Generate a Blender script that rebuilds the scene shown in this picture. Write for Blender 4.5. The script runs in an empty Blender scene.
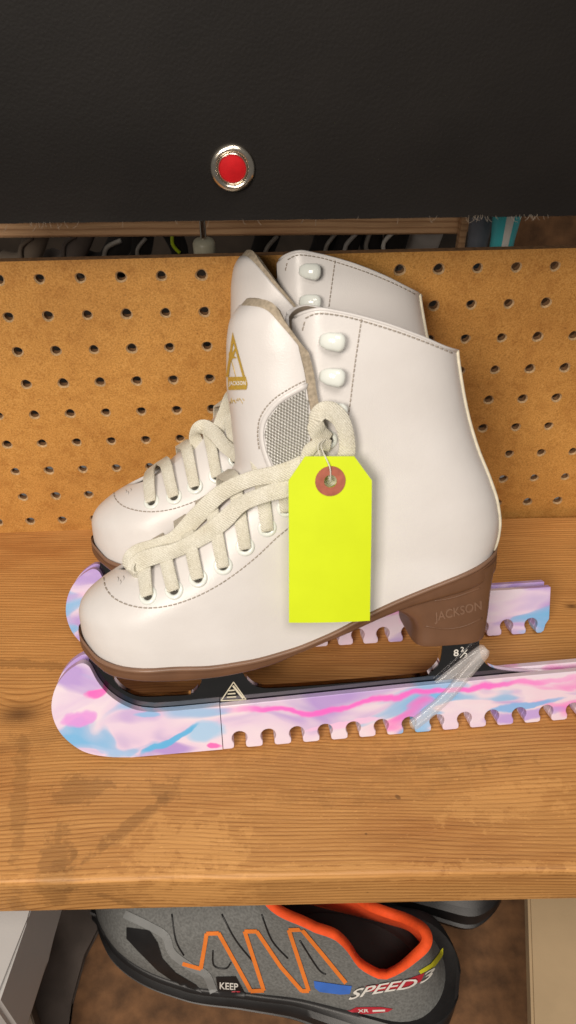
import bpy, bmesh, math, random
import numpy as np
from mathutils import Vector, Matrix, noise
from mathutils.bvhtree import BVHTree
from mathutils.geometry import delaunay_2d_cdt
random.seed(7)
R_ = math.radians
scene = bpy.context.scene
COL = scene.collection
# ------------------------------------------------------------------ camera
FPX = 758.07
CAM = Vector((-0.01054, -0.47808, 0.40584))
CR = Matrix(((0.99974985, 0.01453461, -0.01699959), (-0.02236299, 0.63699801, -0.770541), (-0.00037081, 0.77072841, 0.6371637)))
cam = bpy.data.cameras.new('camera'); cam_o = bpy.data.objects.new('camera', cam); COL.objects.link(cam_o)
cam_o.matrix_world = Matrix.Translation(CAM) @ CR.to_4x4()
cam.sensor_fit = 'HORIZONTAL'; cam.sensor_width = 36; cam.lens = FPX/576*36
cam.clip_start = .01; cam.clip_end = 50
cam.dof.use_dof = True; cam.dof.focus_distance = 0.50; cam.dof.aperture_fstop = 22
scene.camera = cam_o
# ------------------------------------------------------------------ light
w = bpy.data.worlds.new("World"); scene.world = w; w.use_nodes = True
w.node_tree.nodes['Background'].inputs[0].default_value = (1.0, .93, .85, 1)
w.node_tree.nodes['Background'].inputs[1].default_value = .13
def area(name, loc, target, size, power, col):
    l = bpy.data.lights.new(name, 'AREA'); l.size = size; l.energy = power; l.color = col
    o = bpy.data.objects.new(name, l); COL.objects.link(o); o.location = loc
    o.rotation_euler = (Vector(target)-Vector(loc)).to_track_quat('-Z', 'Y').to_euler()
    return o
area('ceiling_lamp_front', (-.50, -1.28, .90), (0, -.1, .1), .46, 17.5, (1, .90, .79))
area('ceiling_lamp_over', (.15, -1.25, 1.9), (0, -.15, 0), .8, 21, (1, .91, .82))
scene.view_settings.view_transform = 'Standard'; scene.view_settings.look = 'None'
scene.view_settings.exposure = 0; scene.view_settings.gamma = 1
scene.render.engine = 'CYCLES'
# ------------------------------------------------------------------ helpers
def rayw(x, y): return (CR @ Vector(((x-288)/FPX, -(y-512)/FPX, -1))).normalized()
def at_y(x, y, Y): d = rayw(x, y); return CAM + d*((Y-CAM.y)/d.y)
def at_z(x, y, Z): d = rayw(x, y); return CAM + d*((Z-CAM.z)/d.z)
class Frame:
    def __init__(s, o, yaw, th):
        y, t = R_(yaw), R_(th)
        X = Vector((math.cos(y), math.sin(y), 0)); n = Vector((-math.sin(y), math.cos(y), 0))
        Z = n*math.sin(t)+Vector((0, 0, math.cos(t))); Y = Z.cross(X)
        s.M = Matrix((X, Y, Z)).transposed(); s.o = Vector(o); s.Mi = s.M.transposed()
        s.mw = Matrix.Translation(s.o) @ s.M.to_4x4()
    def ray(s, x, y): return s.Mi @ (CAM-s.o), s.Mi @ rayw(x, y)
    def L(s, x, y, yl): c, d = s.ray(x, y); return c+d*((yl-c.y)/d.y)
def tag(o, label=None, cat=None, group=None, kind=None):
    if label: o['label'] = label
    if cat: o['category'] = cat
    if group: o['group'] = group
    if kind: o['kind'] = kind
    return o
def empty(name, mw, label, cat, group=None):
    o = bpy.data.objects.new(name, None); COL.objects.link(o); o.matrix_world = mw; o.empty_display_size = .01
    return tag(o, label, cat, group)
def link(name, bm, mats, parent=None, smooth=True, ang=None, doubles=0, recalc=True):
    if doubles: bmesh.ops.remove_doubles(bm, verts=bm.verts, dist=doubles)
    if recalc: bmesh.ops.recalc_face_normals(bm, faces=bm.faces)
    me = bpy.data.meshes.new(name); bm.to_mesh(me); bm.free()
    if not isinstance(mats, (list, tuple)): mats = [mats]
    for m in mats: me.materials.append(m)
    if smooth:
        me.polygons.foreach_set('use_smooth', [True]*len(me.polygons))
        if ang: me.set_sharp_from_angle(angle=R_(ang))
    o = bpy.data.objects.new(name, me); COL.objects.link(o)
    if parent: o.parent = parent
    return o
def bvh_of(o): 
    me = o.data; return BVHTree.FromPolygons([v.co.copy() for v in me.vertices], [tuple(p.vertices) for p in me.polygons])
def pchip(xs, ys):
    xs = list(xs); ys = list(ys); n = len(xs); h = [xs[i+1]-xs[i] for i in range(n-1)]; d = [(ys[i+1]-ys[i])/h[i] for i in range(n-1)]
    m = [d[0]]+[0 if d[i-1]*d[i] <= 0 else 2*d[i-1]*d[i]/(d[i-1]+d[i]) for i in range(1, n-1)]+[d[-1]]
    def f(x):
        if x <= xs[0]: return ys[0]
        if x >= xs[-1]: return ys[-1]
        i = 0
        while x > xs[i+1]: i += 1
        t = (x-xs[i])/h[i]
        return (2*t**3-3*t*t+1)*ys[i]+(t**3-2*t*t+t)*h[i]*m[i]+(3*t*t-2*t**3)*ys[i+1]+(t**3-t*t)*h[i]*m[i+1]
    return f
def pc(pts): return pchip([p[0] for p in pts], [p[1] for p in pts])
def catmull(P, n=8):
    P = [Vector(p) for p in P]; out = []
    for i in range(len(P)-1):
        a = P[max(i-1, 0)]; b = P[i]; c = P[i+1]; d = P[min(i+2, len(P)-1)]
        for k in range(n):
            t = k/n; out.append(.5*((2*b)+(c-a)*t+(2*a-5*b+4*c-d)*t*t+(-a+3*b-3*c+d)*t**3))
    out.append(P[-1]); return out
def resample(P, step):
    out = [P[0]]; acc = 0
    for a, b in zip(P[:-1], P[1:]):
        L = (b-a).length; t = step-acc
        while t <= L and L > 0: out.append(a+(b-a)*(t/L)); t += step
        acc = (acc+L) % step
    return out
def box(bm, a, b, mi=0, M=None):
    x0, y0, z0 = a; x1, y1, z1 = b
    vs = [bm.verts.new(M @ Vector(c) if M else c) for c in ((x0,y0,z0),(x1,y0,z0),(x1,y1,z0),(x0,y1,z0),(x0,y0,z1),(x1,y0,z1),(x1,y1,z1),(x0,y1,z1))]
    for f in ((0,3,2,1),(4,5,6,7),(0,1,5,4),(1,2,6,5),(2,3,7,6),(3,0,4,7)):
        bm.faces.new([vs[i] for i in f]).material_index = mi
def tube(bm, P, r, seg=8, mi=0, rf=None):
    P = [Vector(p) for p in P]; rings = []; prev = None
    for i, p in enumerate(P):
        t = (P[min(i+1, len(P)-1)]-P[max(i-1, 0)]).normalized()
        if prev is None: prev = t.orthogonal().normalized()
        u = (prev-t*prev.dot(t)).normalized(); v = t.cross(u); prev = u
        rr = rf(i/(len(P)-1)) if rf else r
        rings.append([bm.verts.new(p+(u*math.cos(2*math.pi*k/seg)+v*math.sin(2*math.pi*k/seg))*rr) for k in range(seg)])
    for a, b in zip(rings[:-1], rings[1:]):
        for k in range(seg): bm.faces.new((a[k], a[(k+1) % seg], b[(k+1) % seg], b[k])).material_index = mi
    bm.faces.new(rings[0][::-1]).material_index = mi; bm.faces.new(rings[-1]).material_index = mi
def ribbon(bm, P, N, width, th, mi=0, wf=None):
    rings = []
    for i, p in enumerate(P):
        t = (P[min(i+1, len(P)-1)]-P[max(i-1, 0)]).normalized(); n = N[i]-t*N[i].dot(t)
        n = n.normalized() if n.length > 1e-6 else t.orthogonal().normalized()
        s = t.cross(n); wd = width*(wf(i/(len(P)-1)) if wf else 1)/2
        ring = []
        for a, b in ((-1,0),(-.985,.7),(-.93,1),(0,1.05),(.93,1),(.985,.7),(1,0),(.985,-.7),(.93,-1),(0,-1),(-.93,-1),(-.985,-.7)):
            ring.append(bm.verts.new(p+s*(a*wd)+n*(b*th/2)))
        rings.append(ring)
    m = 12
    for a, b in zip(rings[:-1], rings[1:]):
        for k in range(m): bm.faces.new((a[k], a[(k+1) % m], b[(k+1) % m], b[k])).material_index = mi
    bm.faces.new(rings[0][::-1]).material_index = mi; bm.faces.new(rings[-1]).material_index = mi
def lathe(bm, prof, M, seg=24, mi=None):
    rings = []
    for r, z in prof:
        if r < 1e-7: rings.append([bm.verts.new(M @ Vector((0, 0, z)))])
        else: rings.append([bm.verts.new(M @ Vector((r*math.cos(2*math.pi*k/seg), r*math.sin(2*math.pi*k/seg), z))) for k in range(seg)])
    for i, (a, b) in enumerate(zip(rings[:-1], rings[1:])):
        for k in range(seg):
            k2 = (k+1) % seg
            if len(a) == 1 and len(b) == 1: continue
            vs = (a[0], b[k], b[k2]) if len(a) == 1 else ((a[k], a[k2], b[0]) if len(b) == 1 else (a[k], a[k2], b[k2], b[k]))
            bm.faces.new(vs).material_index = mi[i] if mi else 0
def align(p, n, x=None):
    n = n.normalized(); x = x if x is not None else Vector((1, 0, 0)); x = (x-n*x.dot(n)).normalized(); y = n.cross(x)
    return Matrix.Translation(p) @ Matrix((x, y, n)).transposed().to_4x4()
def extrude_poly(bm, pts, y0, y1, mi=0):
    a = [bm.verts.new((s, y0, z)) for s, z in pts]; b = [bm.verts.new((s, y1, z)) for s, z in pts]; n = len(pts)
    V, _, F, *_r = delaunay_2d_cdt([Vector(p) for p in pts], [(i, (i+1) % n) for i in range(n)], [list(range(n))], 1, 1e-7)
    ix = [min(range(n), key=lambda j: (pts[j][0]-v.x)**2+(pts[j][1]-v.y)**2) for v in V]
    for f in F:
        g = [ix[i] for i in f]
        if len(set(g)) < 3: continue
        bm.faces.new([a[i] for i in g]).material_index = mi; bm.faces.new([b[i] for i in g[::-1]]).material_index = mi
    for i in range(n): bm.faces.new((a[i], b[i], b[(i+1) % n], a[(i+1) % n])).material_index = mi
def smooth2(pts, n=6): return [(v.x, v.y) for v in catmull([(a, b, 0) for a, b in pts], n)]
class Surf:      # surface sampler: photo pixel -> point on the built mesh (object space)
    def __init__(s, fr, *objs): s.fr = fr; s.b = [bvh_of(o) for o in objs]
    def hit(s, x, y):
        c, d = s.fr.ray(x, y); best = None
        for b in s.b:
            p, n, i, dist = b.ray_cast(c, d)
            if p is not None and (best is None or dist < best[2]): best = (p, (n if n.dot(d) < 0 else -n), dist)
        return best
    def pt(s, x, y, off, yl=-.01):
        h = s.hit(x, y)
        if h: return h[0]+h[1]*off, h[1]
        return s.fr.L(x, y, yl), Vector((0, -1, .2)).normalized()
def decal_pts(bm, surf, V, F, off, mi=0):
    vs = []
    for x, y in V:
        h = surf.hit(x, y); vs.append(bm.verts.new(h[0]+h[1]*off) if h else None)
    for f in F:
        q = [vs[i] for i in f]
        if None in q or len(set(q)) < 3: continue
        if (q[0].co-q[1].co).length > .03: continue
        try: bm.faces.new(q).material_index = mi
        except ValueError: pass
def decal(bm, surf, poly, off=.0005, step=3, mi=0):
    P = []
    n = len(poly)
    for i in range(n):
        a = Vector(poly[i]); b = Vector(poly[(i+1) % n]); m = max(1, int((b-a).length/step))
        P += [a+(b-a)*(k/m) for k in range(m)]
    xs = [p.x for p in P]; ys = [p.y for p in P]; nb = len(P)
    y = min(ys)+step*.5
    while y < max(ys):
        x = min(xs)+step*.5
        while x < max(xs): P.append(Vector((x+random.uniform(-.1, .1), y))); x += step
        y += step
    V, _, F, *_r = delaunay_2d_cdt(P, [(i, (i+1) % nb) for i in range(nb)], [list(range(nb))], 1, 1e-4)
    decal_pts(bm, surf, [(v.x, v.y) for v in V], F, off, mi)
def text_geo(body, shear=0, sub=True):
    c = bpy.data.curves.new('txt', 'FONT'); c.body = body; c.size = 1; c.align_x = 'LEFT'; c.shear = shear; c.resolution_u = 3; c.offset = .015
    o = bpy.data.objects.new('txt', c); COL.objects.link(o); bpy.context.view_layer.update()
    me = bpy.data.meshes.new_from_object(o.evaluated_get(bpy.context.evaluated_depsgraph_get()))
    V = [(v.co.x, v.co.y) for v in me.vertices]; F = [tuple(p.vertices) for p in me.polygons]
    bpy.data.objects.remove(o); bpy.data.curves.remove(c); bpy.data.meshes.remove(me)
    x0 = min(v[0] for v in V); x1 = max(v[0] for v in V); y0 = min(v[1] for v in V); y1 = max(v[1] for v in V)
    return [((x-x0)/(x1-x0), (y-y0)/(y1-y0)) for x, y in V], F
def text_decal(bm, surf, body, o, ux, uy, off=.0006, mi=0, bend=0, **k):
    V, F = text_geo(body, **k)
    decal_pts(bm, surf, [(o[0]+ux[0]*a+uy[0]*b, o[1]+ux[1]*a+uy[1]*b+bend*(a-.5)**2) for a, b in V], F, off, mi)
# ------------------------------------------------------------------ materials
def nm(name):
    m = bpy.data.materials.new(name); m.use_nodes = True; nt = m.node_tree; return m, nt, nt.nodes['Principled BSDF']
def N(nt, t, **k):
    n = nt.nodes.new(t)
    for a, b in k.items():
        if a.startswith('i_'):
            key = a[2:]; key = int(key) if key.isdigit() else key.replace('_', ' ')
            n.inputs[key].default_value = b
        else: setattr(n, a, b)
    return n
def ramp(nt, pts, fac, interp='LINEAR'):
    r = nt.nodes.new('ShaderNodeValToRGB'); r.color_ramp.interpolation = interp
    e = r.color_ramp.elements
    while len(e) < len(pts): e.new(.5)
    for i, (p, c) in enumerate(pts): e[i].position = p; e[i].color = (*c, 1) if len(c) == 3 else c
    nt.links.new(fac, r.inputs[0]); return r
def coords(nt, scale=(1, 1, 1), kind='Object'):
    tc = nt.nodes.new('ShaderNodeTexCoord'); mp = nt.nodes.new('ShaderNodeMapping'); mp.inputs['Scale'].default_value = scale
    nt.links.new(tc.outputs[kind], mp.inputs[0]); return mp.outputs[0]
def math_(nt, op, a, b=None, c=None):
    n = nt.nodes.new('ShaderNodeMath'); n.operation = op
    for i, v in enumerate((a, b, c)):
        if v is None: continue
        if isinstance(v, (int, float)): n.inputs[i].default_value = v
        else: nt.links.new(v, n.inputs[i])
    return n.outputs[0]
def bump(nt, bsdf, h, strength, dist=.001):
    b = nt.nodes.new('ShaderNodeBump'); b.inputs['Strength'].default_value = strength; b.inputs['Distance'].default_value = dist
    nt.links.new(h, b.inputs['Height']); nt.links.new(b.outputs[0], bsdf.inputs['Normal']); return b
def mixc(nt, fac, a, b, mode='MIX'):
    n = nt.nodes.new('ShaderNodeMix'); n.data_type = 'RGBA'; n.blend_type = mode
    for i, v in ((0, fac), (6, a), (7, b)):
        if isinstance(v, (int, float)): n.inputs[i].default_value = v
        elif isinstance(v, tuple): n.inputs[i].default_value = (*v, 1)
        else: nt.links.new(v, n.inputs[i])
    return n.outputs[2]
def noisef(nt, vec, scale, detail=3, rough=.5, dist=0):
    n = N(nt, 'ShaderNodeTexNoise', i_Scale=scale, i_Detail=detail, i_Roughness=rough, i_Distortion=dist); nt.links.new(vec, n.inputs['Vector']); return n.outputs['Fac']
def simple(name, col, rough=.5, metal=0, vary=.12, nscale=90, bmp=.15, bscale=900, **k):
    m, nt, b = nm(name); v = coords(nt)
    f = noisef(nt, v, nscale, 4); c2 = tuple(max(0, c*(1-vary)) for c in col); c3 = tuple(min(1, c*(1+vary*.6)) for c in col)
    r = ramp(nt, [(.3, c2), (.7, c3)], f); nt.links.new(r.outputs[0], b.inputs['Base Color'])
    b.inputs['Roughness'].default_value = rough; b.inputs['Metallic'].default_value = metal
    if bmp: bump(nt, b, noisef(nt, v, bscale, 3), bmp, .0004)
    for a, x in k.items(): b.inputs[a.replace('_', ' ')].default_value = x
    return m
def wood(name, dark, mid, light, centre=(-.2, -.12), freq=420, knots=(), stain=(), rough=.55, fleck=.35):
    m, nt, b = nm(name); v = coords(nt)
    sep = nt.nodes.new('ShaderNodeSeparateXYZ'); nt.links.new(v, sep.inputs[0]); x, y, z = sep.outputs
    vl = coords(nt, (1.6, 3.2, 3.2)); vm = coords(nt, (7, 30, 30))
    n1 = math_(nt, 'MULTIPLY', math_(nt, 'SUBTRACT', noisef(nt, vl, 1.4, 2), .5), .055)
    n2 = math_(nt, 'MULTIPLY', math_(nt, 'SUBTRACT', noisef(nt, vm, 1.5, 3), .5), .0035)
    dy = math_(nt, 'ADD', math_(nt, 'SUBTRACT', y, centre[0]), n1); dz = math_(nt, 'SUBTRACT', z, centre[1])
    r = math_(nt, 'SQRT', math_(nt, 'ADD', math_(nt, 'MULTIPLY', dy, dy), math_(nt, 'MULTIPLY', dz, dz)))
    r = math_(nt, 'ADD', r, n2); kd = None
    for kx, ky, sg, amp in knots:
        ax = math_(nt, 'MULTIPLY', math_(nt, 'SUBTRACT', x, kx), .55); ay = math_(nt, 'SUBTRACT', y, ky)
        d2 = math_(nt, 'ADD', math_(nt, 'MULTIPLY', ax, ax), math_(nt, 'MULTIPLY', ay, ay))
        g = math_(nt, 'EXPONENT', math_(nt, 'MULTIPLY', d2, -1/sg**2))
        r = math_(nt, 'ADD', r, math_(nt, 'MULTIPLY', g, amp))
        g2 = math_(nt, 'EXPONENT', math_(nt, 'MULTIPLY', d2, -6/sg**2))
        kd = g2 if kd is None else math_(nt, 'MAXIMUM', kd, g2)
    ph = math_(nt, 'FRACT', math_(nt, 'MULTIPLY', r, freq))
    rings = ramp(nt, [(0, mid), (.10, light), (.55, light), (.74, mid), (.88, dark), (.94, dark), (1, mid)], ph)
    ge = nt.nodes.new('ShaderNodeNewGeometry'); gs = nt.nodes.new('ShaderNodeSeparateXYZ'); nt.links.new(ge.outputs['Normal'], gs.inputs[0])
    edge_f = math_(nt, 'MULTIPLY', math_(nt, 'SUBTRACT', 1.0, math_(nt, 'ABSOLUTE', gs.outputs[2])), .55)
    fac_ = math_(nt, 'ADD', math_(nt, 'MULTIPLY_ADD', noisef(nt, coords(nt, (12, 40, 40)), 1, 3), 1.1, .08), edge_f); fac_.node.use_clamp = True
    col = mixc(nt, fac_, mid, rings.outputs[0])
    vf = coords(nt, (14, 420, 420)); fi = noisef(nt, vf, 1, 4, .7)
    fr = ramp(nt, [(.36, tuple(c*.7 for c in mid)), (.5, mid), (.68, light)], fi)
    col = mixc(nt, .45, col, fr.outputs[0])
    vw = coords(nt, (5, 14, 14)); big = noisef(nt, vw, 1.3, 4, .6)
    br = ramp(nt, [(.3, (.78, .68, .60)), (.5, (1, 1, 1)), (.72, (1.12, 1.12, 1.12))], big)
    col = mixc(nt, 1.0, col, br.outputs[0], 'MULTIPLY')
    sp = noisef(nt, coords(nt, (260, 700, 700)), 1, 2, .6); sr = ramp(nt, [(.66, (0, 0, 0)), (.74, (1, 1, 1))], sp)
    col = mixc(nt, math_(nt, 'MULTIPLY', sr.outputs[0], fleck), col, tuple(min(1, c*1.5) for c in light))
    if kd is not None: col = mixc(nt, math_(nt, 'MULTIPLY', kd, .8), col, tuple(c*.45 for c in dark))
    for spx, spy, rx, ry, ang, amt, rag in stain:
        c0 = at_z(spx, spy, 0); ca, sa = math.cos(ang), math.sin(ang)
        dx = math_(nt, 'SUBTRACT', x, c0.x); dy_ = math_(nt, 'SUBTRACT', math_(nt, 'ADD', y, math_(nt, 'MULTIPLY', z, -1.)), c0.y)
        ax = math_(nt, 'DIVIDE', math_(nt, 'ADD', math_(nt, 'MULTIPLY', dx, ca), math_(nt, 'MULTIPLY', dy_, sa)), rx); ay = math_(nt, 'DIVIDE', math_(nt, 'SUBTRACT', math_(nt, 'MULTIPLY', dy_, ca), math_(nt, 'MULTIPLY', dx, sa)), ry)
        d2 = math_(nt, 'ADD', math_(nt, 'MULTIPLY', ax, ax), math_(nt, 'MULTIPLY', ay, ay))
        e = math_(nt, 'ADD', math_(nt, 'SQRT', d2), math_(nt, 'MULTIPLY', math_(nt, 'SUBTRACT', noisef(nt, v, 95, 6, .72), .5), rag*2.1))
        q = ramp(nt, [(.66, (1, 1, 1)), (.80, (.55, .55, .55)), (.98, (0, 0, 0))], e)
        col = mixc(nt, math_(nt, 'MULTIPLY', q.outputs[0], abs(amt)), col, tuple(c*.38 for c in mid) if amt > 0 else tuple(min(1, c*1.25) for c in light))
    pit = noisef(nt, coords(nt, (300, 420, 420)), 1, 3, .6); pr_ = ramp(nt, [(.24, (1, 1, 1)), (.30, (0, 0, 0))], pit)
    col = mixc(nt, math_(nt, 'MULTIPLY', pr_.outputs[0], .35), col, tuple(c*.5 for c in dark))
    nt.links.new(col, b.inputs['Base Color']); b.inputs['Roughness'].default_value = rough
    h = math_(nt, 'ADD', math_(nt, 'MULTIPLY', ph, .35), math_(nt, 'ADD', fi, math_(nt, 'MULTIPLY', sp, .5)))
    bump(nt, b, h, .55, .0006)
    return m
M = {}
M['shelf'] = wood('fir_board', (.17, .062, .014), (.45, .205, .056), (.61, .32, .105), centre=(-.62, -.25), freq=470,
                  knots=((-.175, -.185, .018, .012), (.075, -.173, .012, .008), (.205, -.10, .006, .003)),
                  stain=((78, 790, .020, .010, 0, .35, 1.6), (128, 826, .032, .0045, .75, .42, 1.5), (165, 790, .010, .010, 0, .30, 1.8), (52, 870, .011, .030, 0, .42, 1.5), (20, 790, .006, .045, .2, .30, 1.8), (30, 740, .05, .008, .3, .2, 2.),
                         (190, 845, .035, .018, 0, -.30, 2.2), (60, 895, .012, .02, 0, .35, 1.4), (398, 797, .0016, .0022, .8, .8, .4), (366, 834, .0009, .0008, 0, .8, .3), (470, 875, .0022, .0008, .3, .9, .4), (510, 800, .04, .012, .2, -.25, 2.4), (300, 872, .2, .004, 0, -.28, 2.2), (450, 760, .05, .006, 0, .2, 2.), (30, 665, .05, .004, -.1, .4, 1.6), (330, 770, .09, .02, 0, .15, 2.4)))
M['shelf_back'] = wood('old_wood', (.30, .15, .07), (.46, .26, .13), (.6, .37, .2), centre=(.1, -.3), freq=200)
def mk_peg():
    m, nt, b = nm('hardboard'); v = coords(nt)
    a = noisef(nt, v, 900, 4, .7); c = noisef(nt, v, 90, 5, .65); d = noisef(nt, v, 9, 3)
    r1 = ramp(nt, [(.30, (.38, .175, .038)), (.5, (.61, .305, .075)), (.72, (.74, .42, .135))], a)
    r2 = ramp(nt, [(.28, (.78, .70, .62)), (.5, (1, 1, 1)), (.75, (1.07, 1.06, 1.05))], c)
    col = mixc(nt, .85, r1.outputs[0], r2.outputs[0], 'MULTIPLY')
    r3 = ramp(nt, [(.3, (.84, .80, .76)), (.6, (1, 1, 1))], d)
    col = mixc(nt, 1., col, r3.outputs[0], 'MULTIPLY')
    s = noisef(nt, v, 330, 2, .5); sr = ramp(nt, [(.70, (0, 0, 0)), (.76, (1, 1, 1))], s)
    col = mixc(nt, math_(nt, 'MULTIPLY', sr.outputs[0], .4), col, (.16, .06, .015))
    nt.links.new(col, b.inputs['Base Color']); b.inputs['Roughness'].default_value = .5
    bump(nt, b, math_(nt, 'ADD', a, c), .35, .0004); return m
M['peg'] = mk_peg()
M['peg_rim'] = simple('hardboard_torn_fibre', (.50, .33, .17), .9, vary=.4, nscale=700, bmp=.5)
M['peg_edge'] = simple('hardboard_edge', (.20, .10, .04), .9, vary=.35, nscale=300)
def mk_leather():
    m, nt, b = nm('white_vinyl'); v = coords(nt)
    r = ramp(nt, [(.3, (.66, .635, .62)), (.7, (.72, .70, .69))], noisef(nt, v, 22, 4))
    s = noisef(nt, coords(nt, (60, 200, 200)), 1, 5, .75); sr = ramp(nt, [(.70, (0, 0, 0)), (.76, (1, 1, 1))], s)
    col = mixc(nt, math_(nt, 'MULTIPLY', sr.outputs[0], .22), r.outputs[0], (.42, .38, .33))
    nt.links.new(col, b.inputs['Base Color'])
    rr = ramp(nt, [(.3, (.30,)*3), (.7, (.44,)*3)], noisef(nt, v, 60, 3)); nt.links.new(rr.outputs[0], b.inputs['Roughness'])
    vo = N(nt, 'ShaderNodeTexVoronoi', i_Scale=1500.); nt.links.new(v, vo.inputs['Vector'])
    h = math_(nt, 'ADD', math_(nt, 'MULTIPLY', vo.outputs['Distance'], .18), math_(nt, 'MULTIPLY', noisef(nt, v, 45, 3), 1.6))
    bump(nt, b, h, .22, .0012)
    b.inputs['Subsurface Weight'].default_value = .0
    return m
M['leather'] = mk_leather()
M['felt'] = simple('grey_felt', (.40, .335, .25), .95, vary=.3, nscale=500, bmp=.8, bscale=1800)
M['lining'] = simple('dark_lining', (.20, .16, .12), .95, vary=.3, nscale=300, bmp=.5)
M['piping'] = simple('cream_piping', (.70, .64, .50), .6, vary=.15, nscale=200)
M['thread'] = simple('grey_thread', (.36, .31, .26), .8, vary=.2, nscale=500)
M['sole'] = simple('brown_rubber', (.150, .074, .040), .42, vary=.16, nscale=60, bmp=.12, bscale=1200)
M['sole_lip'] = simple('brown_rubber_lip', (.22, .125, .08), .35, vary=.16, nscale=60, bmp=.1)
M['enamel'] = simple('white_enamel', (.78, .82, .78), .12, vary=.05, nscale=90, bmp=.05, bscale=400)
M['hole'] = simple('eyelet_hole_shade', (.045, .04, .03), .7)
def mk_lace():
    m, nt, b = nm('flat_cotton_lace'); v = coords(nt)
    n = noisef(nt, v, 1500, 3, .7); n2 = noisef(nt, v, 70, 3)
    r = ramp(nt, [(.3, (.62, .59, .48)), (.65, (.86, .84, .74))], n)
    r2 = ramp(nt, [(.3, (.87, .85, .80)), (.6, (1, 1, 1))], n2)
    nt.links.new(mixc(nt, 1., r.outputs[0], r2.outputs[0], 'MULTIPLY'), b.inputs['Base Color']); b.inputs['Roughness'].default_value = .9
    wv = N(nt, 'ShaderNodeTexWave', i_Scale=420., i_Distortion=2.); wv.bands_direction = 'DIAGONAL'; nt.links.new(v, wv.inputs['Vector'])
    bump(nt, b, math_(nt, 'ADD', wv.outputs['Fac'], n), .6, .0006); return m
M['lace'] = mk_lace()
def mk_mesh():
    m, nt, b = nm('silver_mesh_cloth'); v = coords(nt)
    rot = nt.nodes.new('ShaderNodeMapping'); rot.inputs['Rotation'].default_value = (0, R_(28), 0); nt.links.new(v, rot.inputs[0])
    sep = nt.nodes.new('ShaderNodeSeparateXYZ'); nt.links.new(rot.outputs[0], sep.inputs[0])
    j = math_(nt, 'MULTIPLY', noisef(nt, v, 300, 2), 1.6)
    a = math_(nt, 'SINE', math_(nt, 'ADD', math_(nt, 'MULTIPLY', sep.outputs[0], 3600), j)); c = math_(nt, 'SINE', math_(nt, 'ADD', math_(nt, 'MULTIPLY', sep.outputs[2], 2300), j))
    h = math_(nt, 'MULTIPLY', a, c); r = ramp(nt, [(.25, (.30, .29, .26)), (.5, (.55, .54, .50)), (.85, (.93, .93, .9))], math_(nt, 'MULTIPLY_ADD', h, .5, .5))
    nt.links.new(r.outputs[0], b.inputs['Base Color']); b.inputs['Roughness'].default_value = .32; b.inputs['Metallic'].default_value = .35
    bump(nt, b, h, .8, .0006); return m
M['mesh'] = mk_mesh()
M['gold'] = simple('gold_print', (.60, .40, .07), .4, .3, vary=.15, nscale=800)
M['print_white'] = simple('white_print', (.80, .79, .74), .5, vary=.05)
M['print_grey'] = simple('grey_print', (.42, .40, .38), .5, vary=.1)
M['logo_cream'] = simple('cream_print', (.66, .62, .48), .4, vary=.1)
def metal(name, col, rough, anis=0, bscale=0):
    m, nt, b = nm(name); v = coords(nt); b.inputs['Metallic'].default_value = 1
    r = ramp(nt, [(.3, tuple(c*.88 for c in col)), (.7, col)], noisef(nt, v, 90, 4)); nt.links.new(r.outputs[0], b.inputs['Base Color'])
    rr = ramp(nt, [(.3, (rough*.6,)*3), (.75, (rough*1.5,)*3)], noisef(nt, coords(nt, (40, 400, 400)), 1, 4)); nt.links.new(rr.outputs[0], b.inputs['Roughness'])
    bump(nt, b, noisef(nt, v, bscale or 120, 3), .06, .001); return m
M['chrome'] = metal('polished_steel', (.80, .80, .79), .10)
M['chrome_dark_reflection'] = metal('steel_dark_reflection', (.18, .18, .185), .10, 0, 60)  # steel colour darkened to hold the reflection of the dark room
M['nickel'] = metal('nickel', (.78, .72, .62), .2)
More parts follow.
